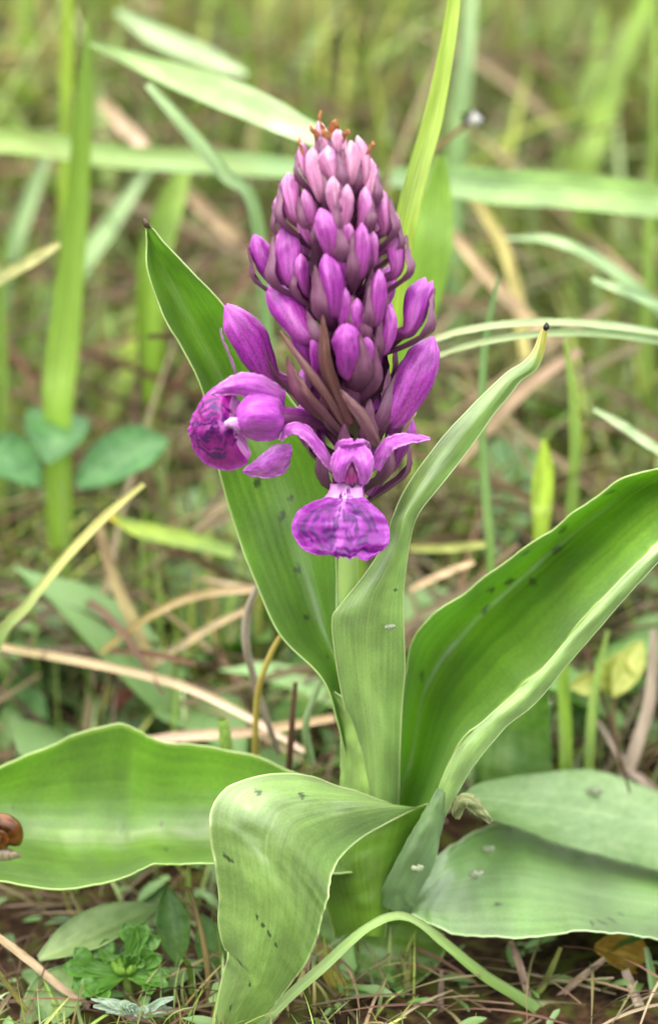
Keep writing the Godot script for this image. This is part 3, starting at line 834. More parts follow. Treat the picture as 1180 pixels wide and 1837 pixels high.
func lip_mat(seed_: int, warm := 0.0) -> StandardMaterial3D:
	var nz := FastNoiseLite.new()
	nz.seed = seed_
	nz.frequency = 0.02
	nz.fractal_octaves = 3
	var m := mat(0.45, Color(0.5, 0.35, 0.5))
	m.vertex_color_use_as_albedo = false
	var strokes := [[0.10, 0.32, 0.28, 0.35], [0.30, 0.36, 0.50, 0.44], [0.51, 0.46, 0.60, 0.58], [0.59, 0.62, 0.50, 0.74], [0.48, 0.77, 0.32, 0.80], [0.28, 0.79, 0.17, 0.70], [0.16, 0.66, 0.14, 0.50],
		[0.24, 0.46, 0.36, 0.53], [0.38, 0.56, 0.38, 0.66], [0.35, 0.68, 0.26, 0.66], [0.25, 0.62, 0.27, 0.54], [0.64, 0.42, 0.74, 0.54], [0.76, 0.62, 0.70, 0.74], [0.62, 0.80, 0.50, 0.88], [0.10, 0.86, 0.20, 0.93],
		[0.05, 0.42, 0.06, 0.54], [0.0, 0.90, 0.08, 0.94], [0.34, 0.88, 0.40, 0.94], [0.22, 0.15, 0.28, 0.17], [0.06, 0.13, 0.08, 0.14], [0.42, 0.22, 0.46, 0.26], [0.15, 0.24, 0.13, 0.28]]
	m.albedo_texture = image_of(176, 176, func(u: float, v: float) -> Color:
		var a := nz.get_noise_2d(u * 200.0, v * 200.0)
		var b := nz.get_noise_2d(u * 900.0 + 40.0, v * 900.0)
		var c := Color(0.43 + warm, 0.05, 0.47).lerp(Color(0.53 + warm, 0.13, 0.57), clampf(0.4 + a + b * 0.25, 0.0, 1.0))
		var x := absf(u - 0.5) * 2.0
		var y := v
		# pale middle below the mouth
		var mid := exp(-pow(x / 0.15, 2.0)) * clampf(1.2 - y * 1.35, 0.0, 1.0)
		c = c.lerp(Color(0.84, 0.66, 0.87), clampf(mid + a * 0.35, 0.0, 1.0) * 0.75)
		if y < 0.22:
			c = c.lerp(Color(0.88, 0.72, 0.88), 0.7)
		var rim := maxf(x, (y - 0.3) / 0.7)
		c = c.lerp(Color(0.70, 0.36, 0.76), clampf((rim - 0.88) * 5.0 + b * 0.4, 0.0, 0.8))
		# broken dark loops and dashes, alike on both halves
		var p := Vector2(x + a * 0.10, y + nz.get_noise_2d(u * 200.0 + 400.0, v * 200.0) * 0.10)
		var brk := nz.get_noise_2d(u * 330.0 + 77.0, v * 330.0)
		var near := 9.0
		for q in strokes:
			near = minf(near, p.distance_to(Geometry2D.get_closest_point_to_segment(p, Vector2(q[0], q[1]), Vector2(q[2], q[3]))))
		var dk := clampf(1.8 - near / (0.030 + 0.02 * brk), 0.0, 1.0) * clampf(0.9 + brk * 1.4, 0.0, 1.0)
		return c.lerp(Color(0.28, 0.02, 0.36), dk * 0.92))
	return m


func build_flowers(o: Node) -> void:
	var pa := Color(0.69, 0.26, 0.73)
	var pb := Color(0.82, 0.48, 0.85)
	var pw := Color(0.90, 0.62, 0.90)
	# the open flower facing us
	var f := Node3D.new()
	f.name = "flower"
	o.add_child(f, true)
	f.set_meta("label", "open flower facing forward, its lip hanging below the spike")
	var acc := Acc.new()
	tube(acc, [Vector3(-4, 73.2, 1), Vector3(-4, 73.7, 4), Vector3(-4.5, 73.7, 7.5), Vector3(-4.6, 72.9, 9)], [1.0, 1.1, 1.5, 2.0], 14, 10, petal_col(Color(0.40, 0.2, 0.34), pa, 1.0))
	put(acc, "ovary", M.petal, f)
	scallop = 0.28
	acc = Acc.new()
	loft(acc,
		[Vector3(-7.2, 71.9, 9.6), Vector3(-7.3, 71.3, 10.8), Vector3(-8.2, 70.5, 11.4), Vector3(-10.2, 69.7, 11.2), Vector3(-11.5, 68.3, 11.4), Vector3(-11.9, 66.8, 12.2), Vector3(-11.2, 65.8, 13.4), Vector3(-10.2, 65.2, 14.2), Vector3(-8.3, 65.2, 15.6)],
		[Vector3(-5.3, 71.6, 9.2), Vector3(-5.4, 71.5, 11.6), Vector3(-5.6, 71, 12.8), Vector3(-5.9, 70.4, 13.6), Vector3(-6, 69.5, 14.4), Vector3(-6.1, 68.2, 15.2), Vector3(-6, 66.9, 15.8), Vector3(-5.9, 65.7, 16.2), Vector3(-5.6, 65, 16.2)],
		[Vector3(-3.3, 71.9, 9.6), Vector3(-3.5, 71.3, 10.8), Vector3(-3.1, 70.5, 11.4), Vector3(-2, 69.4, 11.2), Vector3(-0.8, 68.2, 11.4), Vector3(-0.2, 66.7, 12.2), Vector3(-0.3, 65.6, 13.4), Vector3(-1, 64.8, 14.2), Vector3(-2.7, 64.5, 15.6)],
		60, 41, 0.42, null, 0.10, 21.0)
	scallop = 0.0
	put(acc, "lip", lip_mat(3), f, "broad purple lip with dark looped markings")
	acc = Acc.new()
	loft(acc,
		[Vector3(-6.8, 70.7, 9.2), Vector3(-7, 72.5, 9.5), Vector3(-6.8, 74.2, 9.5), Vector3(-6, 75.8, 9.8)],
		[Vector3(-5.1, 69.9, 8), Vector3(-4.9, 71.2, 6.5), Vector3(-4.8, 72.8, 6.5), Vector3(-4.7, 75.2, 8.5)],
		[Vector3(-3.4, 70.7, 9.2), Vector3(-2.7, 72.5, 9.5), Vector3(-2.7, 74.2, 9.5), Vector3(-3.3, 75.8, 9.8)],
		18, 13, 0.2, petal_col(Color(0.38, 0.05, 0.34), Color(0.66, 0.25, 0.55), 5.0))
	put(acc, "throat", M.petal, f)
	for s in [[Vector3(-6.6, 72.2, 9.8), Vector3(-7.2, 74.3, 10.2), Vector3(-6.9, 75.9, 10.2), Vector3(-5.9, 76.8, 9.4)], [Vector3(-2.8, 72, 9.8), Vector3(-2.1, 74.1, 10.2), Vector3(-2.3, 75.9, 10.2), Vector3(-3.2, 76.8, 9.4)]]:
		acc = Acc.new()
		var inx := -1.0 if s[0].x > -5.0 else 1.0
		var I := []
		var C := []
		for j in 4:
			I.append(s[j] + Vector3(inx * [0.9, 1.9, 2.4, 1.5][j], 0.1, [0.3, 0.9, 0.9, 0.2][j]))
			C.append(s[j] + Vector3(inx * [0.4, 0.8, 1.0, 0.6][j], 0.15, [0.9, 2.0, 1.8, 0.8][j]))
		loft(acc, s, C, I, 20, 11, 0.12, petal_col(pa, pw, inx * 3.0), 0.12)
		put(acc, "petal", M.petal, f)
	acc = Acc.new()
	loft(acc, [Vector3(-6.8, 75.3, 7), Vector3(-6.4, 76.8, 8.6), Vector3(-5.7, 77.5, 9.4), Vector3(-4.6, 77.7, 9.8)], [Vector3(-5.6, 75.7, 9), Vector3(-5.3, 77.4, 11), Vector3(-4.9, 77.8, 11.4), Vector3(-4.4, 77.8, 10.6)], [Vector3(-2.4, 75.3, 7), Vector3(-2.7, 76.8, 8.6), Vector3(-3.3, 77.5, 9.4), Vector3(-4.1, 77.7, 9.8)], 14, 11, 0.1, petal_col(pa, pw, 8.0), 0.12)
	put(acc, "hood", M.petal, f)
	acc = Acc.new()
	tube(acc, [Vector3(-4.6, 74.7, 8.5), Vector3(-4.7, 73.9, 9.4), Vector3(-4.7, 72.7, 9.6), Vector3(-4.7, 71.8, 9.2)], [0.8, 1.1, 1.2, 0.5], 14, 10, petal_col(Color(0.55, 0.12, 0.42), Color(0.80, 0.45, 0.70), 9.0))
	put(acc, "column", M.petal, f)
	for s in [Vector3(-5.8, 73.7, 10.2), Vector3(-3.5, 73.4, 10.2), Vector3(-4.6, 72.1, 10.4)]:
		acc = Acc.new()
		tube(acc, [s - Vector3(0, 0.6, 0), s, s + Vector3(0, 0.6, 0)], [0.05, 0.42, 0.05], 9, 9, func(_t, _u): return lin(Color(0.30, 0.06, 0.25)))
		put(acc, "pollen_mass", M.petal, f)
	acc = Acc.new()
	ribbon(acc, [Vector3(-6.9, 73.1, 7.5), Vector3(-8.5, 75.9, 8), Vector3(-10, 78, 8.4), Vector3(-11.5, 78.9, 8.6), Vector3(-12.7, 78.3, 8.6), Vector3(-13.3, 77, 8.4)], [1.3, 1.7, 1.9, 1.7, 1.2, 0.3], 34, 9, Vector3(0.1, 0.9, 0.55), -0.7, 0.2, petal_col(pa, pw, 10.0), 0.12)
	put(acc, "sepal", M.petal, f)
	acc = Acc.new()
	ribbon(acc, [Vector3(-2, 73.1, 7.5), Vector3(-0.8, 75.7, 8), Vector3(0.5, 76.9, 8.2), Vector3(2.4, 77.2, 8), Vector3(4.8, 76.8, 7.4)], [1.5, 1.8, 1.7, 1.2, 0.2], 34, 9, Vector3(-0.1, 0.75, 0.65), -0.7, 0.2, petal_col(pa, pw, 11.0), 0.12)
	put(acc, "sepal", M.petal, f)
	acc = Acc.new()
	tube(acc, [Vector3(-4.6, 72.1, 7.5), Vector3(-4.4, 69.3, 4), Vector3(-4, 67.2, 2.8), Vector3(-3.7, 65.2, 2.6)], [1.4, 1.3, 1.0, 0.4], 16, 10, petal_col(pa, pb, 12.0))
	put(acc, "spur", M.petal, f)

	# the open flower turned to the left
	f = Node3D.new()
	f.name = "flower"
	o.add_child(f, true)
	f.set_meta("label", "open flower on the left of the spike, turned to the left")
	acc = Acc.new()
	tube(acc, [Vector3(-7.8, 76.6, 2), Vector3(-10.5, 78.1, 4), Vector3(-12.9, 78.9, 5.5), Vector3(-14.9, 79, 6)], [1.0, 1.1, 1.4, 1.8], 14, 10, petal_col(Color(0.40, 0.2, 0.34), pa, 13.0))
	put(acc, "ovary", M.petal, f)
	acc = Acc.new()
	loft(acc,
		[Vector3(-17.9, 79.2, 6.5), Vector3(-18.4, 81.7, 7), Vector3(-19.6, 83.5, 6.5), Vector3(-21.1, 83.1, 6), Vector3(-22.6, 81.5, 5.5), Vector3(-23.7, 79.6, 5.2), Vector3(-24.4, 77.9, 5.2), Vector3(-24.6, 76.9, 5.2)],
		[Vector3(-18, 78.2, 7), Vector3(-18.9, 79, 8.6), Vector3(-19.7, 79.6, 10), Vector3(-20.6, 79.7, 10.2), Vector3(-21.7, 79.3, 9.6), Vector3(-22.9, 78.5, 8.4), Vector3(-23.8, 77.5, 7), Vector3(-24.5, 76.6, 5.6)],
		[Vector3(-17.7, 76.7, 6.5), Vector3(-17.1, 74.8, 7), Vector3(-17.6, 73.1, 6.5), Vector3(-19.3, 72.2, 6), Vector3(-21, 72.1, 5.5), Vector3(-22.7, 72.9, 5.2), Vector3(-23.9, 74.5, 5.2), Vector3(-24.3, 75.8, 5.2)],
		50, 41, 0.28, null, 0.10, 23.0)
	put(acc, "lip", lip_mat(8, 0.09), f, "purple lip with dark looped markings")
	acc = Acc.new()
	loft(acc,
		[Vector3(-13.1, 79.5, 6), Vector3(-13.5, 81.6, 6.5), Vector3(-15.4, 83, 8), Vector3(-17.2, 83.2, 9.4), Vector3(-18.4, 81.7, 10), Vector3(-18.8, 79.4, 9.6)],
		[Vector3(-12.9, 79.6, 8), Vector3(-13.5, 81, 11), Vector3(-15.3, 82, 13), Vector3(-17, 82, 13.4), Vector3(-18.1, 80.8, 12), Vector3(-18.8, 79.3, 9.8)],
		[Vector3(-13, 77.9, 6), Vector3(-13.6, 76.7, 6.5), Vector3(-15.5, 76.8, 8), Vector3(-17, 77.7, 9.4), Vector3(-18.2, 78.6, 10), Vector3(-18.8, 79, 9.6)],
		34, 17, 0.2, petal_col(Color(0.72, 0.26, 0.76), Color(0.84, 0.46, 0.86), 14.0), 0.12)
	put(acc, "hood", M.petal, f)
	acc = Acc.new()
	loft(acc,
		[Vector3(-12.8, 81.4, 3), Vector3(-15.4, 84, 5), Vector3(-17.4, 84.9, 6), Vector3(-19.3, 84.6, 6.6), Vector3(-20.8, 83.5, 6.8), Vector3(-21.9, 82.3, 6.6)],
		[Vector3(-12.8, 81.3, 5), Vector3(-15.4, 84.2, 8.4), Vector3(-17.3, 85.2, 10), Vector3(-19.1, 84.8, 9.6), Vector3(-20.6, 83.7, 8.4), Vector3(-21.8, 82.2, 6.9)],
		[Vector3(-12.9, 79.4, 4.5), Vector3(-15.4, 82.2, 7.4), Vector3(-17.4, 83, 8.8), Vector3(-19, 83.1, 8.6), Vector3(-20.5, 82.8, 8), Vector3(-21.8, 82.1, 6.8)],
		34, 13, 0.25, petal_col(pa, pw, 15.0), 0.12)
	put(acc, "sepal", M.petal, f)
	acc = Acc.new()
	loft(acc,
		[Vector3(-12.1, 75.1, 5), Vector3(-14.1, 75.3, 6), Vector3(-15.9, 74.2, 7), Vector3(-18, 72.6, 7.4)],
		[Vector3(-12, 74.6, 6.4), Vector3(-13.8, 74.5, 8), Vector3(-15.6, 73.7, 8.6), Vector3(-18, 72.5, 7.6)],
		[Vector3(-12.3, 72.5, 5), Vector3(-13.3, 71.5, 6), Vector3(-15.4, 71.5, 7), Vector3(-18, 72.3, 7.4)],
		26, 13, 0.25, petal_col(pa, pw, 16.0), 0.12)
	put(acc, "sepal", M.petal, f)
	acc = Acc.new()
	tube(acc, [Vector3(-17.6, 78.8, 8), Vector3(-18.3, 80, 10.6), Vector3(-19.1, 80.5, 11.2), Vector3(-19.9, 80.1, 11)], [1.0, 0.8, 0.6, 0.3], 14, 9, petal_col(Color(0.80, 0.5, 0.84), Color(0.93, 0.82, 0.94), 17.0), 1.0, 3, 0.4, 0.0, 0.6)
	put(acc, "column", M.petal, f)


# ---------------------------------------------------------------- other plants and the snail
func broad(called: String, label: String, category: String, L: Array, Mi: Array, R: Array, a: Color, b: Color, nr := 40, nc := 17, wav := 0.6, seed_ := 0.0, group := "", m: Material = null) -> MeshInstance3D:
	var acc := Acc.new()
	var cf := func(t: float, u: float) -> Color:
		var g := noise.get_noise_3d(t * 150.0, u * 150.0, seed_ * 71.0)
		var f := noise.get_noise_3d(t * 900.0, u * 700.0, seed_ * 17.0)
		var vein := pow(absf(cos(u * PI * 5.0 + 0.4)), 14.0) * 0.5 + exp(-pow((u - 0.5) / 0.04, 2.0)) * 0.6
		return lin(a.lerp(b, clampf(0.35 + g * 0.7 + f * 0.5 + vein * 0.5, 0.0, 1.0)))
	loft(acc, L, Mi, R, nr, nc, wav, cf, 0.12, seed_)
	var o := put(acc, called, m if m else M.broad)
	tag(o, label, category, group)
	return o


# an oval leaf given by its two ends, its width, how far its middle stands off, and the way it looks
func oval(called: String, label: String, category: String, p: Vector3, q: Vector3, w: float, face: Vector3, a: Color, b: Color, seed_: float, group := "", blunt := false) -> MeshInstance3D:
	var tg := (q - p).normalized()
	var side := tg.cross(face).normalized()
	var out := side.cross(tg).normalized()
	var L := []
	var C := []
	var R := []
	var prof := [0.12, 0.62, 0.92, 1.0, 0.86, 0.55, 0.04]
	if blunt:
		prof = [0.15, 0.6, 0.88, 1.0, 0.98, 0.78, 0.12]
	for j in 7:
		var t := j / 6.0
		var c := p.lerp(q, t) + out * w * 0.18 * sin(PI * t)
		var h: float = w * 0.5 * prof[j]
		L.append(c - side * h + out * h * 0.25)
		R.append(c + side * h + out * h * 0.25)
		C.append(c - out * h * 0.15)
	return broad(called, label, category, L, C, R, a, b, 36, 15, w * 0.03, seed_, group)


func build_plants() -> void:
	# hairy leaf on the right
	var hl := thing("hairy_leaf", "broad grey-green hairy leaf lying on the right above the low orchid leaf", "leaf")
	var acc := Acc.new()
	var cf := func(t: float, u: float) -> Color:
		var g := noise.get_noise_3d(t * 200.0, u * 120.0, 5.0)
		var f := noise.get_noise_3d(t * 1400.0, u * 900.0, 15.0)
		var vein := exp(-pow((u - 0.5) / 0.03, 2.0)) + 0.6 * exp(-pow((u - 0.28) / 0.02, 2.0)) + 0.6 * exp(-pow((u - 0.74) / 0.02, 2.0))
		return lin(Color(0.38, 0.50, 0.29).lerp(Color(0.55, 0.64, 0.44), clampf(0.4 + g * 0.4 + f * 0.45 + vein * 0.4, 0.0, 1.0)))
	var hL := [Vector3(9.5, 22.8, 0), Vector3(12.4, 19.8, -9), Vector3(17.7, 16, -18), Vector3(24.3, 13.6, -24), Vector3(29.2, 12.2, -27), Vector3(33.9, 10.6, -27), Vector3(40.2, 9, -26), Vector3(47.7, 8.7, -24)]
	var hM := [Vector3(9.4, 23, 1), Vector3(12.6, 19.4, -6), Vector3(17.8, 15.4, -12), Vector3(23.9, 11.9, -17), Vector3(29.4, 9.9, -19), Vector3(34.1, 8.9, -19), Vector3(40.2, 7.7, -18), Vector3(47.9, 6.8, -18)]
	var hR := [Vector3(9.5, 22.9, 1.5), Vector3(11.8, 18.4, -4), Vector3(16.2, 14, -9), Vector3(22.9, 9, -13), Vector3(28.4, 6.6, -14), Vector3(33, 5.1, -14), Vector3(39, 4.5, -12), Vector3(46.6, 4.1, -12)]
	loft(acc, hL, hM, hR, 90, 25, 0.28, cf, 0.12, 31.0)
	put(acc, "blade", M.broad, hl)
	acc = Acc.new()
	for k in 240:
		var t := rng.randf_range(0.08, 0.95)
		var onto: bool = rng.randf() < 0.35
		var p: Vector3 = at(hR, t)
		var d := Vector3(rng.randf_range(-0.4, 0.2), -0.8, 0.5).normalized()
		if onto:
			p = (at(hM, t) as Vector3).lerp(p, rng.randf_range(0.2, 0.9)) + Vector3(0, 0.1, 0)
			d = Vector3(rng.randf_range(-0.4, 0.4), 1.0, 0.4).normalized()
		var l := rng.randf_range(0.25, 0.6)
		tube(acc, [p, p + d * l * 0.5, p + d * l + Vector3(0, -0.15, 0)], [0.045, 0.035, 0.01], 3, 3, func(_t, _u): return lin(Color(0.55, 0.64, 0.42)))
	put(acc, "hair", M.broad, hl).set_meta("kind", "stuff")
	broad("broad_leaf", "blurred pale leaf standing behind the foot of the broad right orchid leaf", "leaf",
		[Vector3(13.2, 4, -32.4), Vector3(13.1, 14, -25.6), Vector3(14.7, 22, -22), Vector3(18.2, 28, -17.9), Vector3(21.5, 30, -17.3)],
		[Vector3(17.5, 4, -30.8), Vector3(17.2, 12, -28.5), Vector3(17.8, 18, -28), Vector3(19.8, 24, -24), Vector3(21.7, 30, -17)],
		[Vector3(24, 4, -34), Vector3(23.9, 12, -29.3), Vector3(22.9, 20, -24.2), Vector3(22.5, 26, -19.3), Vector3(21.8, 30, -16.5)], Color(0.42, 0.56, 0.32), Color(0.58, 0.68, 0.46), 40, 17, 0.7, 32.0)
	# little withered bits caught at the leaf base
	acc = Acc.new()
	ribbon(acc, [Vector3(8.6, 24.9, 9), Vector3(9.2, 27.7, 10), Vector3(10.4, 28, 10), Vector3(11.9, 26.1, 9.5), Vector3(13.2, 24.3, 9)], [1.0, 1.7, 1.9, 1.4, 0.4], 24, 7, Vector3(0, 0.7, 0.7), -0.9, 0.5, petal_col(Color(0.44, 0.48, 0.30), Color(0.64, 0.66, 0.48), 33.0), 0.08, 0.8)
	tag(put(acc, "withered_leaf", M.straw), "small curled yellow-green withered leaf beside the hairy leaf's tip", "dead leaf")
	for q in [[Vector3(11.9, 11.9, 1), 1.0, "small white chalky crumb lying on the low right orchid leaf"], [Vector3(29.3, 11.5, -22), 1.2, "pale crumb lying on the hairy leaf near the right edge"], [Vector3(3.9, 18.3, 10.5), 0.85, "tiny pale crumb stuck on the grey sheath right of the stalk"], [Vector3(14.1, 9.9, -9), 0.8, "pale crumb stuck in the hollow beside the hairy leaf's tip"], [Vector3(26.9, 3.4, -13), 0.45, "tiny pale speck in the shaded hollow of the low right leaf"], [Vector3(0.2, 50.7, 6.3), 0.7, "tiny pale crumb on the sheath of the narrow right leaf"]]:
		acc = Acc.new()
		var c: Vector3 = q[0]
		tube(acc, [c - Vector3(q[1], 0.1, 0), c - Vector3(q[1] * 0.7, 0, 0), c, c + Vector3(q[1] * 0.7, 0.2, 0), c + Vector3(q[1], 0.25, 0)], [0.03, q[1] * 0.42, q[1] * 0.55, q[1] * 0.38, 0.03], 18, 12, petal_col(Color(0.44, 0.49, 0.38), Color(0.60, 0.63, 0.52), c.x), 0.7, 0, 0.0, 0.0, 0.9, c.x)
		tag(put(acc, "pale_crumb", M.slug), q[2], "crumb")

	# clover-like plant at the left
	var cd := Color(0.22, 0.39, 0.20)
	var cl := Color(0.34, 0.52, 0.29)
	var cv := thing("clover_leaf", "dark blue-green clover leaf with three leaflets standing at the left", "clover leaf")
	var hub := Vector3(-47.6, 35.6, -75)
	for q in [[Vector3(-53.3, 34.9, -90), Vector3(-48.7, 39.9, -92), 9.5, Vector3(0, 0.5, 0.9)], [Vector3(-53.4, 36.1, -72), Vector3(-59.6, 42, -70), 8.6, Vector3(0.2, 0.9, 0.5)], [Vector3(-43, 35.2, -72), Vector3(-31.6, 42.5, -74), 8.2, Vector3(-0.1, 0.8, 0.6)]]:
		var lf := oval("leaflet", "", "", hub.lerp(q[0], 0.5), q[1], q[2], q[3], cd, cl, q[2], "", true)
		remove_child(lf)
		lf.name = "leaflet"
		cv.add_child(lf, true)
	acc = Acc.new()
	tube(acc, [hub, hub + Vector3(0.5, -14, 1), Vector3(hub.x + 2, -2, hub.z + 2)], [0.4, 0.5, 0.6], 12, 8, petal_col(Color(0.42, 0.52, 0.22), Color(0.5, 0.6, 0.3), 3.0))
	put(acc, "stalk", M.stem, cv)

	var ga := Color(0.36, 0.51, 0.26)
	var gb := Color(0.50, 0.64, 0.40)
	var pa := Color(0.46, 0.58, 0.38)
	var pb := Color(0.60, 0.70, 0.52)
	var up := Vector3(0, 0.85, 0.5)
	for q in [
		["blurred green leaf lying behind the diagonal straw at the left", Vector3(-57.3, 8, -84.1), Vector3(-39.5, 12, -87.9), 12.0, ga, gb],
		["dark green leaf at the left edge under the long pale straw", Vector3(-60.3, 8, -70.4), Vector3(-49.4, 5, -56), 6.5, Color(0.26, 0.42, 0.2), Color(0.38, 0.53, 0.3)],
		["pale blurred leaf behind the middle of the tall left orchid leaf", Vector3(-32.5, 14, -120.5), Vector3(-15.5, 8, -98.4), 12.0, pa, pb],
		["grey-green leaf in the tangle left of the ring of dry stalks", Vector3(-32, 8, -66.7), Vector3(-18.8, 10, -81.9), 9.0, ga, gb],
		["flat pale leaf lying under the left orchid leaf", Vector3(-45.2, 4.5, 10), Vector3(-29.9, 7.7, 2), 5.6, Color(0.48, 0.57, 0.36), Color(0.60, 0.68, 0.46)],
		["smooth grey-green leaf in the bottom left corner", Vector3(-47.1, -2.7, 16), Vector3(-37.8, 2, 8), 7.0, Color(0.44, 0.55, 0.32), Color(0.55, 0.65, 0.42)],
		["blurred blue-green leaf behind the bright spear right of the flowers", Vector3(18.6, 11.2, -100), Vector3(24.6, 23.2, -125), 12.0, Color(0.38, 0.54, 0.34), Color(0.50, 0.63, 0.44)],
		["large pale blurred leaf at the right edge behind the thin arching blades", Vector3(34.4, -5.4, -170), Vector3(57, 11.5, -200), 26.0, Color(0.40, 0.57, 0.30), pb],
		["pale blurred leaf near the right edge above the broad orchid leaf", Vector3(37.4, 12.8, -150), Vector3(54.2, 8.6, -140), 15.0, Color(0.42, 0.57, 0.33), pb],
		["blurred bright green leaf far behind, left of the tall yellow-green blade", Vector3(-10.2, 14, -387.8), Vector3(8.8, 24, -325), 16.0, Color(0.38, 0.57, 0.16), Color(0.48, 0.66, 0.24)],
		["blurred green leaf at the top left of centre", Vector3(-31.5, 14, -423.8), Vector3(-47.6, 18, -378.5), 15.0, ga, gb],
		["blurred green leaf at the right behind the horizontal blade", Vector3(16.5, 12, -253.4), Vector3(34, 20, -243.9), 18.0, ga, gb],
		["dark leaf standing by the thin stalk under the left orchid leaf", Vector3(-27.2, 2.4, 8), Vector3(-28.7, 11.3, 3), 4.2, Color(0.25, 0.40, 0.15), Color(0.36, 0.50, 0.22)],
		["green leaf between the dark leaf and the curled orchid leaf", Vector3(-21.4, -1.4, 6), Vector3(-24.4, 7, 3), 4.6, Color(0.28, 0.42, 0.18), Color(0.40, 0.52, 0.26)],
	]:
		oval("broad_leaf", q[0], "leaf", q[1], q[2], q[3], up, q[4], q[5], q[3] + q[1].x, "broad leaves low in the grass")
	# dead leaves
	for q in [
		["reddish-brown dead leaf crumpled under the long pale straw at the left", Vector3(-44, 6, -74.4), Vector3(-36.7, 4, -57.9), 6.5, Color(0.38, 0.20, 0.14), Color(0.58, 0.36, 0.28)],
		["orange-brown dead leaf behind the right-hand bud", Vector3(11.1, 14, -168.2), Vector3(20.3, 16, -160.5), 9.0, Color(0.52, 0.26, 0.12), Color(0.68, 0.42, 0.24)],
		["yellow withered leaf under the low right orchid leaf", Vector3(27.6, 2.5, 4), Vector3(35.5, -1.2, 2), 6.0, Color(0.58, 0.44, 0.13), Color(0.72, 0.60, 0.26)],
		["yellowing dead leaf below the curled front leaf", Vector3(-8.9, 3.3, 4), Vector3(-3.1, -3.2, 14), 3.6, Color(0.46, 0.42, 0.16), Color(0.58, 0.55, 0.26)],
		["brown dead leaf at the foot of the orchid", Vector3(-3.8, 1.1, 10), Vector3(0.6, -5.3, 12), 4.0, Color(0.30, 0.17, 0.10), Color(0.42, 0.28, 0.17)],
		["reddish dead leaf far behind at the upper right", Vector3(45.4, 14, -387.8), Vector3(60.5, 18, -409), 14.0, Color(0.52, 0.33, 0.25), Color(0.66, 0.48, 0.38)],
		["brown dead leaf behind the yellow-tipped orchid leaf", Vector3(21.3, 10, -159.4), Vector3(34.4, 14, -179.2), 9.0, Color(0.46, 0.32, 0.26), Color(0.60, 0.45, 0.36)],
	]:
		var o := oval("dead_leaf", q[0], "dead leaf", q[1], q[2], q[3], Vector3(0.1, 0.8, 0.6), q[4], q[5], q[3] + q[1].x, "dead leaves in the grass")
		o.material_override = M.straw
	# yellowish little leaves on a stalk at the right
	var yl := thing("yellowing_plant", "small yellowing plant with three leaves on the right under the broad leaf", "plant")
	for q in [[Vector3(32.8, 17, -40), Vector3(33.9, 23.1, -42), 5.0], [Vector3(31.3, 20, -38), Vector3(26.8, 19.7, -38), 3.2], [Vector3(33, 18.1, -38), Vector3(37.3, 23.9, -44), 4.0]]:
		var lf := oval("leaf", "", "", q[0], q[1], q[2], Vector3(0, 0.6, 0.8), Color(0.50, 0.56, 0.20), Color(0.72, 0.70, 0.40), q[2])
		remove_child(lf)
		lf.name = "leaf"
		yl.add_child(lf, true)
	acc = Acc.new()
	tube(acc, [Vector3(33, 17.9, -40), Vector3(33.3, 13.4, -40), Vector3(34.3, 4.5, -38)], [0.35, 0.45, 0.5], 12, 7, petal_col(Color(0.5, 0.45, 0.3), Color(0.6, 0.55, 0.38), 3.0))
	put(acc, "stalk", M.straw, yl)

	# lobed herb, bottom left
	var hb := thing("lobed_herb", "small dark green herb with lobed leaves at the bottom left", "herb")
	var hc := Vector3(-33.9, 3.4, 12)
	for q in [[Vector3(-31.1, 10.2, 10), 3.4, Vector3(0, 0.5, 0.9)], [Vector3(-41.8, 5.7, 14), 3.6, Vector3(0, 0.7, 0.7)], [Vector3(-38.7, 5.2, 9), 3.2, Vector3(0, 0.6, 0.8)], [Vector3(-29, 6.8, 13), 2.8, Vector3(0.2, 0.5, 0.8)], [Vector3(-38.9, 3.7, 18), 3.0, Vector3(-0.1, 0.9, 0.4)], [Vector3(-28.2, 4.1, 16), 2.8, Vector3(0.2, 0.9, 0.4)], [Vector3(-35.3, 5.6, 11), 2.0, Vector3(0, 0.4, 0.9)], [Vector3(-32.1, 7, 13), 1.8, Vector3(0.2, 0.4, 0.9)]]:
		acc = Acc.new()
		var e: Vector3 = q[0]
		var side := (e - hc).normalized().cross(q[2]).normalized()
		var w: float = q[1]
		for s in [0.0, -1.0, 1.0]:
			var tip: Vector3 = e if s == 0.0 else hc.lerp(e, 0.82) + side * s * w * 0.75
			var mid: Vector3 = hc.lerp(e, 0.55) + side * s * w * 0.18
			ribbon(acc, [hc, mid, mid.lerp(tip, 0.6) + q[2] * 0.3, tip], [0.7, w * 0.5, w * 0.62, 0.3], 14, 7, q[2], 0.4, 0.2, petal_col(Color(0.20, 0.36, 0.10), Color(0.36, 0.54, 0.20), w + s), 0.06)
		put(acc, "leaf", M.broad, hb)
	acc = Acc.new()
	for k in 9:
		var a := k * 2.4
		var p := hc + Vector3(cos(a) * 1.2, 1.0, sin(a) * 0.9)
		tube(acc, [hc, p, p + Vector3(cos(a) * 0.4, 1.1, 0.3)], [0.2, 0.55, 0.05], 8, 7, petal_col(Color(0.38, 0.55, 0.18), Color(0.56, 0.68, 0.30), k))
	put(acc, "bud_cluster", M.broad, hb)
	acc = Acc.new()
	tube(acc, [hc, hc + Vector3(0.5, -4, 0), Vector3(hc.x, -3, hc.z)], [0.5, 0.6, 0.7], 8, 8, petal_col(Color(0.42, 0.52, 0.22), Color(0.5, 0.6, 0.3), 3.0))
	put(acc, "stalk", M.stem, hb)
	# woolly grey herb beneath it
	var wh := thing("woolly_herb", "woolly grey-green herb at the bottom edge below the lobed herb", "herb")
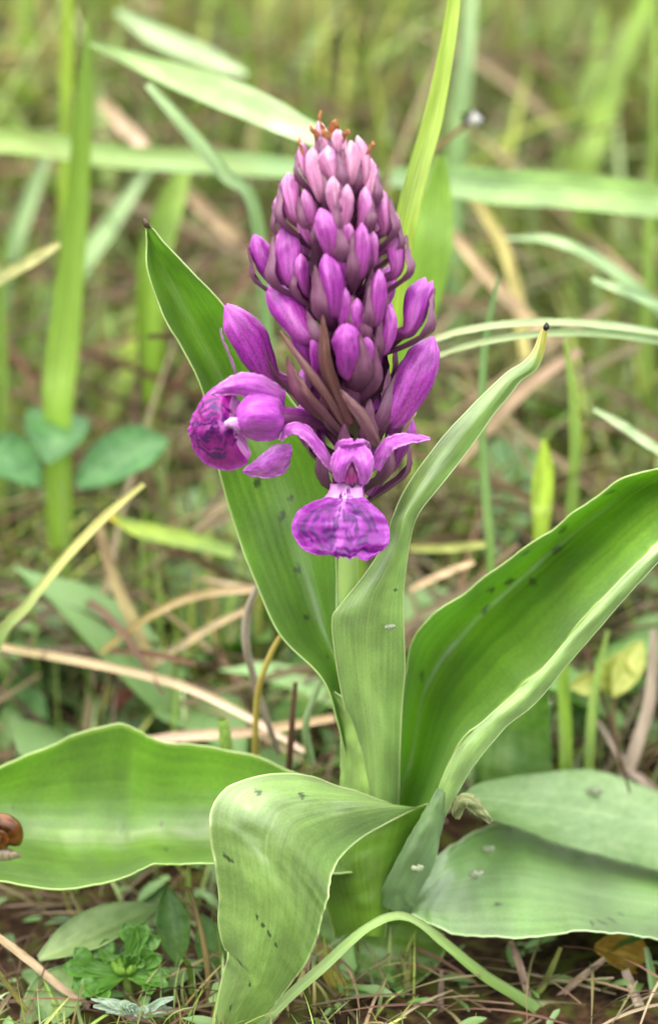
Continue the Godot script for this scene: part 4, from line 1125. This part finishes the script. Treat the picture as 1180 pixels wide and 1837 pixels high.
	for k in 22:
		acc = Acc.new()
		var a := rng.randf_range(0.0, PI)
		var c := Vector3(-31.7, 1, 19)
		var l := rng.randf_range(3.0, 7.5)
		var d := Vector3(cos(a) * 1.1, rng.randf_range(0.15, 0.6), -0.2 + sin(a) * 0.3)
		ribbon(acc, [c + Vector3(cos(a), 0, 0), c + d * l * 0.5 + Vector3(0, 0.6, 0), c + d * l], [0.5, rng.randf_range(0.8, 1.4), 0.2], 12, 5, Vector3(0, 0.8, 0.6), 0.5, 0.25, petal_col(Color(0.42, 0.52, 0.42), Color(0.68, 0.76, 0.68), k), 0.06, rng.randf_range(-1, 1), k)
		put(acc, "leaf", M.broad, wh)

	# snail at the left edge, on the leaf
	var sn := thing("snail", "small brown snail on the left orchid leaf at the edge of the photo", "snail")
	var sc := Vector3(-50.2, 20.6, 5)
	acc = Acc.new()
	var line := []
	var rad := []
	for k in 34:
		var t := k / 33.0
		var a := -0.6 + t * TAU * 2.6
		var r := 1.85 * pow(1.0 - t, 1.2) + 0.05
		line.append(sc + Vector3(cos(a) * r, sin(a) * r * 0.95, 0.2 + t * 1.5))
		rad.append(1.35 * pow(1.0 - t, 0.9) + 0.12)
	tube(acc, line, rad, 120, 18, func(t: float, u: float) -> Color:
		var g := noise.get_noise_3d(t * 900.0, u * 90.0, 4.0)
		var band := smoothstep(0.2, 0.0, absf(u - 0.3)) * 0.6
		return lin(Color(0.42, 0.24, 0.08).lerp(Color(0.15, 0.07, 0.03), clampf(0.35 + g * 0.9 + band, 0.0, 1.0))))
	put(acc, "shell", M.shell, sn)
	acc = Acc.new()
	tube(acc, [sc + Vector3(3.0, -3.3, 0.6), sc + Vector3(1.6, -2.9, 0.9), sc + Vector3(-1.0, -2.8, 0.9), sc + Vector3(-4.0, -2.7, 0.8), sc + Vector3(-6.0, -2.2, 0.9)], [0.12, 0.75, 1.1, 0.9, 0.4], 40, 14, func(t: float, u: float) -> Color:
		var g := noise.get_noise_3d(t * 700.0, u * 300.0, 8.0)
		return lin(Color(0.38, 0.34, 0.26).lerp(Color(0.62, 0.56, 0.46), clampf(0.4 + g, 0.0, 1.0))), 0.7, 0, 0.0, 0.0, 0.2)
	put(acc, "body", M.slug, sn)
	for s in [0.35, -0.35]:
		acc = Acc.new()
		var h := sc + Vector3(-5.8, -2.0, 0.9 + s)
		tube(acc, [h, h + Vector3(-0.9, 0.9, s * 0.6), h + Vector3(-1.5, 1.8, s * 1.2), h + Vector3(-1.6, 2.0, s * 1.3)], [0.22, 0.14, 0.12, 0.2], 12, 8, petal_col(Color(0.38, 0.34, 0.28), Color(0.55, 0.5, 0.42), s))
		put(acc, "tentacle", M.slug, sn)

	# withered floret hanging on the tall blade at the upper right
	var fl := thing("seed_head", "small dark seed head with a white tuft on a reddish stalk, upper right", "seed head")
	var fc := Vector3(14.1, 85.9, -95)
	acc = Acc.new()
	tube(acc, [Vector3(8, 81.6, -92), Vector3(10.5, 83.3, -94), Vector3(13, 85, -95), fc], [0.25, 0.3, 0.4, 0.5], 12, 7, petal_col(Color(0.42, 0.24, 0.17), Color(0.58, 0.38, 0.28), 2.0))
	put(acc, "stalk", M.straw, fl)
	for k in 7:
		acc = Acc.new()
		var a := k * TAU / 7.0
		var d := Vector3(cos(a) * 0.9, sin(a) * 0.6 + 0.2, 0.35)
		ribbon(acc, [fc, fc + d * 1.3, fc + d * 2.4], [0.8, 1.0, 0.2], 8, 4, Vector3(0, 0.3, 1), 0.4, 0.1, petal_col(Color(0.12, 0.11, 0.10), Color(0.30, 0.27, 0.24), k))
		put(acc, "scale", M.straw, fl)
	acc = Acc.new()
	tube(acc, [fc + Vector3(-0.8, 0.1, 1.0), fc + Vector3(0.2, 0.3, 1.4), fc + Vector3(1.3, 0.5, 1.0)], [0.15, 1.05, 0.15], 14, 10, petal_col(Color(0.55, 0.55, 0.53), Color(0.80, 0.80, 0.77), 5.0), 1.0, 0, 0.0, 0.0, 1.2)
	put(acc, "tuft", M.slug, fl)


# ---------------------------------------------------------------- single blades and straws one can pick out
func blade(label: String, pts: Array, w: Array, a: Color, b: Color, dead := false, face := Vector3(0, 0.45, 1), rooted := true, fold := 0.3, tip_col := Color(0, 0, 0)) -> void:
	var p := pts.duplicate()
	var ww := w.duplicate()
	if rooted:
		var q: Vector3 = p[0]
		var dir := (p[0] - p[1]) as Vector3
		var g := Vector3(q.x + clampf(dir.x * 0.5, -8, 8), -3, q.z + clampf(dir.z, -10, 10))
		p.push_front(q.lerp(g, 0.55) + Vector3(clampf(dir.x * 0.15, -3, 3), 0, 0))
		p.push_front(g)
		ww.push_front(w[0] * 0.8)
		ww.push_front(w[0] * 0.35)
	var s: float = p[0].x * 0.13 + p[1].y * 0.31
	var cf := func(t: float, u: float) -> Color:
		var g := noise.get_noise_3d(t * 160.0, u * 60.0, s * 19.0)
		var c := a.lerp(b, clampf(t + g * 0.6, 0.0, 1.0))
		if tip_col.r > 0.0:
			c = c.lerp(tip_col, smoothstep(0.86, 0.97, t + g * 0.06))
		return lin(c * (1.12 + g * 0.25))
	var acc := Acc.new()
	ribbon(acc, p, ww, 46, 7, face.rotated(Vector3.UP, sin(s) * 0.35), fold, 0.12, cf, 0.06, sin(s * 3.0) * 0.5, s)
	var o := put(acc, "dry_straw" if dead else "grass_blade", M.straw if dead else M.blade)
	tag(o, label, "dry straw" if dead else "grass blade", "dry straws lying in the grass" if dead else "single grass blades around the orchid")


func stalk(label: String, pts: Array, rad: Array, a: Color, b: Color, dead := true) -> void:
	var acc := Acc.new()
	tube(acc, pts, rad, 50, 8, petal_col(a, b, pts[0].x), 1.0, 0, 0.0, 0.0, 0.25, pts[0].x)
	var o := put(acc, "dry_stalk" if dead else "green_stalk", M.straw if dead else M.stem)
	tag(o, label, "dry stalk" if dead else "stalk", "thin stalks in the grass")


func build_blades() -> void:
	var g1 := Color(0.46, 0.57, 0.25)
	var g2 := Color(0.55, 0.65, 0.32)
	var y1 := Color(0.60, 0.69, 0.26)
	var gg := Color(0.46, 0.58, 0.38)
	var gp := Color(0.60, 0.70, 0.50)
	var t1 := Color(0.62, 0.54, 0.42)
	var t2 := Color(0.74, 0.64, 0.50)
	var tp := Color(0.78, 0.68, 0.60)
	# standing blades
	blade("wide yellow-green blade standing upright on the left, its tip near the top", [Vector3(-49, 40.2, -88), Vector3(-48.2, 49.7, -90), Vector3(-45.9, 67.9, -92), Vector3(-43.9, 88, -92), Vector3(-42.8, 102.9, -92)], [4.76, 5.27, 3.91, 2.55, 0.3], Color(0.56, 0.70, 0.24), g1)
	blade("thin upright blade left of the wide one, cut by the top edge", [Vector3(-50.6, 55.7, -130), Vector3(-50, 73.7, -130), Vector3(-49.3, 85.8, -130), Vector3(-48.6, 98.5, -130)], [2.02, 2.20, 2.02, 1.47], g2, y1)
	blade("tall yellow-green blade right of the spike, running out of the top", [Vector3(-3.5, 24.9, -42), Vector3(-3.2, 43.3, -40), Vector3(-1.5, 60.9, -36), Vector3(0.7, 77, -32), Vector3(1.8, 86.7, -31), Vector3(2.6, 91.8, -31), Vector3(4.1, 97.6, -33), Vector3(6.2, 104.6, -36), Vector3(7.8, 112.7, -38), Vector3(8.8, 119.5, -40), Vector3(9.3, 124.7, -40)], [1.80, 2.10, 2.55, 3.00, 3.15, 3.00, 2.85, 2.55, 2.10, 1.65, 0.5], Color(0.54, 0.64, 0.26), Color(0.62, 0.71, 0.30))
	blade("short bright green blade behind the tall yellow-green one", [Vector3(-3.2, 29.9, -80), Vector3(0.9, 49.8, -76), Vector3(5.4, 64.5, -72), Vector3(7.3, 73.1, -72), Vector3(8, 79.3, -74), Vector3(8.6, 86.5, -75)], [2.94, 4.08, 5.71, 5.88, 4.73, 1.47], Color(0.46, 0.62, 0.20), Color(0.52, 0.65, 0.28))
	blade("greyish blade standing close to the right of the tall yellow-green one", [Vector3(14, 60.7, -150), Vector3(14.6, 70.5, -150), Vector3(15.6, 81.5, -152), Vector3(16.5, 91.1, -155)], [3.23, 3.04, 2.47, 1.71], gg, gp)
	blade("wide blurred blade leaning right at the upper right", [Vector3(39.3, 45.7, -190), Vector3(41.4, 53.6, -192), Vector3(44.6, 64.2, -195), Vector3(49, 74.8, -198), Vector3(51.9, 82.5, -200)], [4.27, 4.88, 4.06, 2.64, 2.0], g2, Color(0.54, 0.66, 0.26))
	blade("second wide blurred blade just left of the leaning one at the upper right", [Vector3(36.8, 39.2, -210), Vector3(38.7, 48.5, -212), Vector3(41.9, 59.5, -215), Vector3(43.7, 69.4, -218)], [2.94, 3.36, 2.73, 1.0], g1, g2)
	blade("thin upright blade along the right edge at the top", [Vector3(44.4, 38.1, -120), Vector3(44.2, 55.6, -122), Vector3(44.4, 73.7, -124), Vector3(43.9, 90.6, -126), Vector3(43.2, 99.5, -126)], [1.62, 1.62, 1.26, 1.08, 0.6], g1, g2)
	blade("thin wavy blade standing right of the flowers in front of the pale leaf", [Vector3(15.3, 37, -42), Vector3(14.6, 45.7, -44), Vector3(13.9, 55.1, -46), Vector3(14.2, 67.7, -48), Vector3(15.9, 77.2, -50)], [1.15, 1.23, 1.15, 1.08, 0.3], g1, gg)
	blade("narrow green blade standing left of the spear near the right edge", [Vector3(27.5, 38.3, -55), Vector3(27.8, 47.5, -56), Vector3(27.4, 55.7, -57), Vector3(26, 64.7, -58)], [1.58, 1.74, 1.42, 0.4], g1, g2)
	blade("short bright yellow-green spear right of the narrow orchid leaf", [Vector3(22.9, 37, -52), Vector3(23, 41.8, -53), Vector3(23.2, 46.6, -54), Vector3(23.3, 50.7, -55)], [2.36, 3.15, 2.83, 0.4], y1, Color(0.66, 0.76, 0.26))
	blade("yellow-green blade standing behind the left orchid leaf at mid height", [Vector3(-43.5, 25.2, -130), Vector3(-41.3, 31.4, -132), Vector3(-38.7, 37.6, -134), Vector3(-35.3, 48.8, -136)], [3.30, 3.48, 2.75, 1.0], g2, y1)
	blade("green blade rising behind the tip of the tall left orchid leaf", [Vector3(-35.7, 53.3, -110), Vector3(-34.3, 61, -112), Vector3(-31.9, 67.4, -115), Vector3(-29.5, 72.9, -118)], [4.41, 4.77, 3.88, 1.2], Color(0.44, 0.58, 0.14), g2)
	blade("green blade standing under the broad leaf at the right, taller of two", [Vector3(25.9, 10.3, -30), Vector3(25.8, 16.7, -32), Vector3(25.4, 24.5, -34), Vector3(26, 31.4, -36)], [1.65, 1.80, 1.50, 0.5], g1, Color(0.50, 0.62, 0.2))
	blade("green blade standing under the broad leaf at the right, shorter of two", [Vector3(29.3, 9.6, -32), Vector3(29.6, 15.7, -34), Vector3(30.3, 21.7, -36), Vector3(31.8, 28.6, -38)], [1.21, 1.36, 1.05, 0.4], g1, g2)
	blade("pale blade stub standing beside the blurred leaf under the broad right leaf", [Vector3(23.8, 2.3, -42), Vector3(23.4, 7.3, -43), Vector3(23.2, 11.3, -44)], [1.08, 1.23, 0.62], gp, Color(0.70, 0.76, 0.58))
	blade("blade slanting across the top left corner", [Vector3(-53.5, 26.1, -200), Vector3(-59.5, 37.5, -202), Vector3(-65.6, 49.6, -205), Vector3(-71.7, 58.3, -208)], [3.10, 3.51, 2.89, 2.0], g2, Color(0.5, 0.66, 0.2))
	blade("grey-green blade slanting up behind the wide left blade", [Vector3(-54.7, 34.4, -140), Vector3(-50.7, 43.6, -142), Vector3(-44.1, 52.5, -145), Vector3(-37.6, 60.7, -150)], [3.17, 3.36, 2.80, 1.0], gg, gp)
	blade("pale blade leaning left beside the left edge", [Vector3(-64.1, 34.7, -150), Vector3(-61.4, 46.1, -152), Vector3(-58, 55.1, -155), Vector3(-55.2, 61.1, -158)], [2.85, 3.04, 2.28, 1.0], gg, gp)
	blade("grey-green thin blade slanting down towards the spike at the upper left", [Vector3(-17.8, 75.7, -75), Vector3(-22.8, 83.7, -76), Vector3(-28.4, 90.2, -78), Vector3(-33.6, 95.8, -80)], [1.81, 1.98, 1.81, 0.99], gg, gp)
	blade("thin blade standing at the left edge", [Vector3(-59.4, 26.8, -100), Vector3(-58.6, 40.2, -100), Vector3(-58.4, 55.1, -100), Vector3(-57.1, 66.1, -100)], [1.39, 1.39, 1.21, 0.5], g2, g1)
	blade("blurred blade at the very top left corner", [Vector3(-68.7, 48.9, -240), Vector3(-66.7, 59, -240), Vector3(-66.8, 70.1, -240)], [4.40, 4.40, 3.30], g1, g2)
	blade("blurred blade standing at the top, right of the broad pale leaf", [Vector3(25.4, 40.7, -260), Vector3(28.1, 50.6, -262), Vector3(27.4, 63.7, -265)], [5.21, 4.98, 3.40], g2, Color(0.5, 0.66, 0.24))
	blade("blurred green blade at the top right corner", [Vector3(52, 37.2, -280), Vector3(57.6, 47.4, -282), Vector3(62.1, 57.3, -285)], [4.20, 4.20, 3.03], g2, y1)
	# lying and arching blades
	blade("broad pale leaf-blade lying behind the top of the spike from the left", [Vector3(-42.8, 98.6, -92), Vector3(-36.9, 97.4, -88), Vector3(-31, 96.2, -84), Vector3(-24.3, 95.4, -78), Vector3(-17.7, 94.9, -70), Vector3(-11.3, 94.8, -60), Vector3(-6.7, 94.3, -55)], [0.8, 2.37, 3.86, 5.48, 5.88, 4.80, 3.17], Color(0.46, 0.57, 0.30), Color(0.66, 0.75, 0.56), false, Vector3(0, 0.8, 0.6), false)
	blade("faint pale blade above the broad pale one at the upper left", [Vector3(-43.9, 82.3, -170), Vector3(-36, 78.8, -165), Vector3(-28.3, 76.8, -160), Vector3(-21.5, 75.3, -155)], [1.0, 3.90, 3.86, 1.0], gp, Color(0.66, 0.74, 0.56), false, Vector3(0, 0.8, 0.6), false)
	blade("long blade lying level across the left behind the spike", [Vector3(-62.2, 77.5, -112), Vector3(-53.4, 77.4, -110), Vector3(-41.1, 75.9, -108), Vector3(-27.3, 75.8, -106), Vector3(-13.5, 75.3, -104), Vector3(0.3, 74.4, -104)], [3.88, 3.88, 3.69, 4.03, 3.49, 1.0], g2, gg, false, Vector3(0, 0.7, 0.8), false)
	blade("wide pale-edged blade lying level across the right behind the tall blade", [Vector3(1.9, 75.2, -100), Vector3(10.4, 75.2, -98), Vector3(18.8, 74.6, -97), Vector3(28.9, 74.4, -96), Vector3(44.2, 72.6, -96)], [2.93, 4.66, 5.34, 5.33, 4.99], gg, Color(0.60, 0.72, 0.44), false, Vector3(0, 0.55, 0.9), false)
	blade("upper of two thin pale blades arching level to the right edge", [Vector3(5.9, 75.2, -30), Vector3(10.4, 75.9, -32), Vector3(16.4, 76.1, -34), Vector3(23.3, 75.6, -36), Vector3(31, 74.3, -38), Vector3(39.5, 72.2, -40)], [0.75, 0.98, 1.13, 1.14, 1.22, 1.07], Color(0.66, 0.70, 0.50), gp, false, Vector3(0, 0.8, 0.6), false)
	blade("lower of two thin pale blades arching level to the right edge", [Vector3(6.3, 72.8, -30), Vector3(11.1, 73.7, -32), Vector3(17.2, 74.3, -34), Vector3(24, 74.1, -36), Vector3(31.8, 73, -38), Vector3(39.6, 70.9, -40)], [0.67, 0.90, 0.98, 0.99, 0.99, 0.92], Color(0.66, 0.70, 0.50), gp, false, Vector3(0, 0.8, 0.6), false)
	blade("thin pale blade arching down to the right under the level one", [Vector3(44.7, 57.1, -85), Vector3(36.9, 63.8, -86), Vector3(31.1, 67.1, -88), Vector3(25.3, 68.6, -90), Vector3(19.1, 68.1, -92)], [1.68, 1.85, 1.86, 1.70, 0.68], gg, gp, false, Vector3(0, 0.8, 0.6), false)
	blade("pale blade pointing in from the right edge above the arching pair", [Vector3(42.8, 66.4, -62), Vector3(37.3, 68.8, -64), Vector3(33.3, 70.1, -65), Vector3(30.2, 71, -66)], [1.61, 1.77, 1.45, 0.65], gg, gp, false, Vector3(0, 0.8, 0.6), false)
	blade("pale thin blade pointing in from the right edge below the arching pair", [Vector3(41.1, 53.4, -40), Vector3(36.6, 55.5, -42), Vector3(32.8, 57.6, -44), Vector3(29.4, 59, -46)], [1.23, 1.31, 1.16, 0.47], gp, Color(0.66, 0.74, 0.56), false, Vector3(0, 0.8, 0.6), false)
	blade("bent green blade arching over in front of the foot of the orchid", [Vector3(-18, 0.9, 24), Vector3(-13.8, 4.9, 22), Vector3(-8.2, 9.5, 20), Vector3(-3.2, 13.5, 18), Vector3(0.7, 15.1, 17), Vector3(3.9, 13.6, 16), Vector3(7.5, 9.7, 15), Vector3(12.7, 4.3, 14), Vector3(17.9, 0, 13), Vector3(23.1, -4.2, 13)], [1.45, 1.53, 1.47, 1.27, 1.21, 1.21, 1.35, 1.62, 1.76, 1.76], Color(0.62, 0.72, 0.44), Color(0.42, 0.54, 0.26), false, Vector3(-0.2, 0.9, 0.5), false)
	blade("leaf with a yellow end lying under the clover on the left", [Vector3(-21.4, 29.7, -62), Vector3(-26.4, 31.1, -62), Vector3(-31.2, 32.7, -61), Vector3(-36, 34.4, -60), Vector3(-39.9, 37.6, -58)], [2.09, 2.73, 2.89, 2.88, 1.27], g1, Color(0.56, 0.64, 0.18), false, Vector3(0, 0.8, 0.6), false, 0.3, Color(0.80, 0.66, 0.16))
	blade("olive blade stub pointing up right at the left edge", [Vector3(-57.3, 71.1, -60), Vector3(-52.5, 73.7, -61), Vector3(-48.6, 75.8, -62), Vector3(-45.6, 77.3, -63)], [1.60, 1.76, 1.60, 0.80], Color(0.54, 0.56, 0.30), Color(0.66, 0.64, 0.42), false, Vector3(0, 0.7, 0.7), false)
	# straws
	blade("long olive-tan straw slanting up right across the left side", [Vector3(-52.6, 34.1, -20), Vector3(-48, 40.3, -22), Vector3(-43.7, 44.6, -26), Vector3(-38.5, 49, -30), Vector3(-32.8, 52.4, -35)], [1.47, 1.33, 1.19, 1.12, 0.68], Color(0.50, 0.60, 0.34), Color(0.64, 0.62, 0.38), true)
	blade("long pale straw crossing the left from edge to stalk", [Vector3(-56.4, 22.5, -46), Vector3(-49.6, 23, -42), Vector3(-39, 22.8, -38), Vector3(-27.8, 21.7, -34), Vector3(-19.1, 19.1, -30), Vector3(-10.9, 16.8, -24)], [0.78, 1.00, 1.22, 1.21, 1.05, 0.74], Color(0.64, 0.58, 0.42), tp, true, Vector3(0, 0.8, 0.6), false)
	blade("pale stick lying level left of the stalk", [Vector3(-33.7, 15.2, -30), Vector3(-27, 16, -30), Vector3(-18.4, 16.7, -30), Vector3(-6.7, 18.9, -30)], [1.05, 1.50, 1.35, 1.05], tp, t2, true, Vector3(0, 0.8, 0.6), false)
	blade("tan straw bowed behind the tall left orchid leaf", [Vector3(-40.6, 20, -48), Vector3(-34.8, 24.8, -48), Vector3(-29, 29.2, -46), Vector3(-23.3, 31.7, -44), Vector3(-16.9, 33.2, -42)], [0.78, 1.17, 1.24, 1.24, 1.08], Color(0.56, 0.50, 0.30), t1, true, Vector3(0, 0.8, 0.6), false)
	blade("grey straw slanting down at the left of centre", [Vector3(-41.2, 36, -58), Vector3(-38.8, 28, -56), Vector3(-36, 21.7, -54), Vector3(-33, 15.4, -52)], [1.27, 1.59, 1.74, 1.42], Color(0.56, 0.48, 0.36), Color(0.62, 0.58, 0.40), true, Vector3(0, 0.8, 0.6), false)
	blade("pale straw meeting the grey one under the bowed one", [Vector3(-33.2, 16.3, -52), Vector3(-28.6, 19.5, -52), Vector3(-24, 23.5, -50), Vector3(-18.7, 27.3, -48)], [1.26, 1.34, 1.25, 0.78], Color(0.60, 0.56, 0.44), t2, true, Vector3(0, 0.8, 0.6), false)
	blade("stout tan straw slanting down right of the spike", [Vector3(11, 63.3, -112), Vector3(16.3, 57, -110), Vector3(21.6, 51.7, -108), Vector3(27.4, 46.3, -106)], [1.77, 2.21, 2.29, 1.58], t1, t2, true, Vector3(0, 0.8, 0.6), false)
	blade("thinner olive straw crossing the stout tan one right of the spike", [Vector3(15.2, 66.4, -118), Vector3(19.5, 60.3, -114), Vector3(22.1, 53.3, -110), Vector3(23.5, 43.8, -104)], [1.61, 1.96, 2.12, 1.75], Color(0.60, 0.56, 0.34), Color(0.76, 0.72, 0.46), true, Vector3(0, 0.8, 0.6), false)
	blade("short pinkish straw lying beside the wide left blade", [Vector3(-45.7, 72.4, -150), Vector3(-42.4, 69.2, -148), Vector3(-38, 65.1, -146)], [1.71, 2.46, 1.89], t1, tp, true, Vector3(0, 0.8, 0.6), false)
	blade("broad blurred tan straw behind the left shoulder of the spike", [Vector3(-32, 56.8, -150), Vector3(-26.4, 51.5, -148), Vector3(-18.8, 45.2, -146)], [1.71, 2.46, 1.89], Color(0.56, 0.48, 0.38), t1, true, Vector3(0, 0.8, 0.6), false)
	blade("pale straw slanting to the bottom left corner herb", [Vector3(-51.3, 10.1, 12), Vector3(-46.4, 5.6, 12), Vector3(-42.2, 2, 13), Vector3(-38.5, -0.3, 14)], [0.82, 1.02, 0.95, 0.68], t2, tp, true, Vector3(0, 0.8, 0.6), false)
	blade("dark olive straw crossing the bottom left corner leaf", [Vector3(-50.3, 7, 16), Vector3(-48.2, 4.3, 17), Vector3(-46.1, 1.6, 18)], [0.61, 0.67, 0.54], Color(0.34, 0.32, 0.16), Color(0.44, 0.42, 0.2), true, Vector3(0, 0.8, 0.6), false)
	blade("grey straw leaning at the right edge under the broad leaf", [Vector3(34, 4.4, -35), Vector3(36.3, 11, -36), Vector3(38.2, 18.1, -38), Vector3(38.5, 27.7, -40)], [1.52, 1.82, 1.53, 0.92], Color(0.56, 0.50, 0.44), Color(0.66, 0.60, 0.54), true)
	blade("second grey straw crossing the leaning one at the right edge", [Vector3(40.1, 5.1, -32), Vector3(37.1, 6.7, -34), Vector3(34.8, 8.3, -36), Vector3(30.9, 13.4, -40)], [1.21, 1.36, 1.06, 0.61], Color(0.52, 0.45, 0.40), Color(0.62, 0.56, 0.50), true, Vector3(0, 0.8, 0.6), false)
	blade("pinkish straw lying behind the yellow-tipped orchid leaf", [Vector3(12, 36.3, -80), Vector3(17.1, 41.9, -82), Vector3(23, 47.5, -84), Vector3(30.6, 52.2, -86)], [1.50, 1.84, 1.85, 1.18], t1, Color(0.62, 0.52, 0.44), true, Vector3(0, 0.8, 0.6), false)
	blade("tan straw in the dark gap right of the flower lip", [Vector3(3.9, 33.8, -40), Vector3(8.3, 35.3, -42), Vector3(13.1, 36.4, -44)], [0.92, 1.23, 0.77], t1, t2, true, Vector3(0, 0.8, 0.6), false)
	blade("olive straw lying above the dark gap right of the flower lip", [Vector3(4.1, 35.7, -50), Vector3(9.4, 34.8, -52), Vector3(15.9, 34.7, -54)], [1.10, 1.42, 0.95], Color(0.50, 0.52, 0.26), Color(0.56, 0.58, 0.32), true, Vector3(0, 0.8, 0.6), false)
	blade("grey straw slanting under the low right orchid leaf", [Vector3(22.5, -1.5, 10), Vector3(25.4, 0.9, 9), Vector3(28.7, 3.3, 8)], [0.68, 0.89, 0.62], Color(0.5, 0.42, 0.36), Color(0.62, 0.54, 0.46), true, Vector3(0, 0.8, 0.6), false)
	blade("pale straw at the bottom right below the yellow leaf", [Vector3(31.1, 2.8, 10), Vector3(32.5, -0.2, 12), Vector3(34.3, -4, 14)], [0.96, 1.16, 0.95], Color(0.56, 0.5, 0.44), Color(0.64, 0.58, 0.5), true, Vector3(0, 0.8, 0.6), false)
	blade("brownish straw hanging below the middle of the low right leaf", [Vector3(16.1, 6.6, 9), Vector3(17.3, 3.7, 10), Vector3(18.6, -0.8, 11)], [0.69, 0.96, 0.68], Color(0.46, 0.38, 0.32), Color(0.56, 0.48, 0.42), true, Vector3(0, 0.8, 0.6), false)
	blade("thin green blade leaning at the bottom right corner", [Vector3(35.4, -3.6, 12), Vector3(34.8, 1.1, 10), Vector3(34, 5, 8)], [0.95, 1.03, 0.55], g1, gg)
	blade("level grey-green straw along the bottom right", [Vector3(19.4, -1, 12), Vector3(25.3, -1.7, 12), Vector3(31.8, -2.3, 13)], [0.82, 0.95, 0.68], Color(0.42, 0.42, 0.3), Color(0.5, 0.5, 0.38), true, Vector3(0, 0.8, 0.6), false)
	blade("short olive straw slanting up at the bottom right", [Vector3(18.5, -2.3, 10), Vector3(20.7, 0, 9), Vector3(22.8, 5, 8)], [0.55, 0.82, 0.41], Color(0.36, 0.4, 0.18), Color(0.46, 0.48, 0.24), true, Vector3(0, 0.8, 0.6), false)
	blade("grey straw standing in the dark soil below the orchid's foot", [Vector3(6.8, -5.3, 12), Vector3(7.1, -0.8, 11), Vector3(7.2, 2.8, 10)], [0.68, 0.75, 0.41], Color(0.42, 0.36, 0.33), Color(0.5, 0.44, 0.4), true, Vector3(0, 0.8, 0.6), false)
	# thin round stalks
	stalk("whitish curved stalk left of the orchid's stalk", [Vector3(-17, 44.1, -20), Vector3(-18.4, 40, -20), Vector3(-18.6, 35, -20), Vector3(-17.6, 29.4, -21), Vector3(-16, 22.9, -22), Vector3(-14.4, 16.6, -24)], [0.35, 0.5, 0.55, 0.5, 0.45, 0.4], Color(0.60, 0.54, 0.48), Color(0.74, 0.70, 0.62))
	stalk("yellow curved stalk crossing the whitish one", [Vector3(-13.4, 39.4, -16), Vector3(-15.1, 36.1, -16), Vector3(-16.6, 31.9, -16), Vector3(-17.3, 26.4, -17), Vector3(-17.5, 19, -18)], [0.3, 0.4, 0.42, 0.42, 0.45], Color(0.68, 0.60, 0.26), Color(0.78, 0.72, 0.40))
	stalk("brown upright stalk just left of the orchid's stalk", [Vector3(-12.9, 19, -14), Vector3(-12.5, 25.4, -14), Vector3(-11.9, 32, -15)], [0.45, 0.42, 0.3], Color(0.34, 0.24, 0.18), Color(0.44, 0.33, 0.24))
	stalk("thin brown stalk left of the curled front leaf", [Vector3(-23.1, -4, 14), Vector3(-23.1, 2.4, 12), Vector3(-23.7, 7, 10), Vector3(-25.3, 11.4, 6), Vector3(-26, 12.4, 5)], [0.4, 0.38, 0.35, 0.3, 0.25], Color(0.46, 0.40, 0.24), Color(0.58, 0.52, 0.34))
	stalk("pale green stalk leaning behind the brown upright one", [Vector3(-9.7, 18.1, -18), Vector3(-10.6, 24.1, -18), Vector3(-8.6, 30.4, -19)], [0.45, 0.5, 0.4], Color(0.46, 0.56, 0.36), Color(0.56, 0.64, 0.46), false)
	stalk("short green stalk at the left behind the left orchid leaf", [Vector3(-21.2, 20.7, -14), Vector3(-21.4, 24.6, -14), Vector3(-21.8, 27.1, -14)], [0.8, 0.85, 0.6], Color(0.46, 0.58, 0.26), Color(0.56, 0.66, 0.34), false)
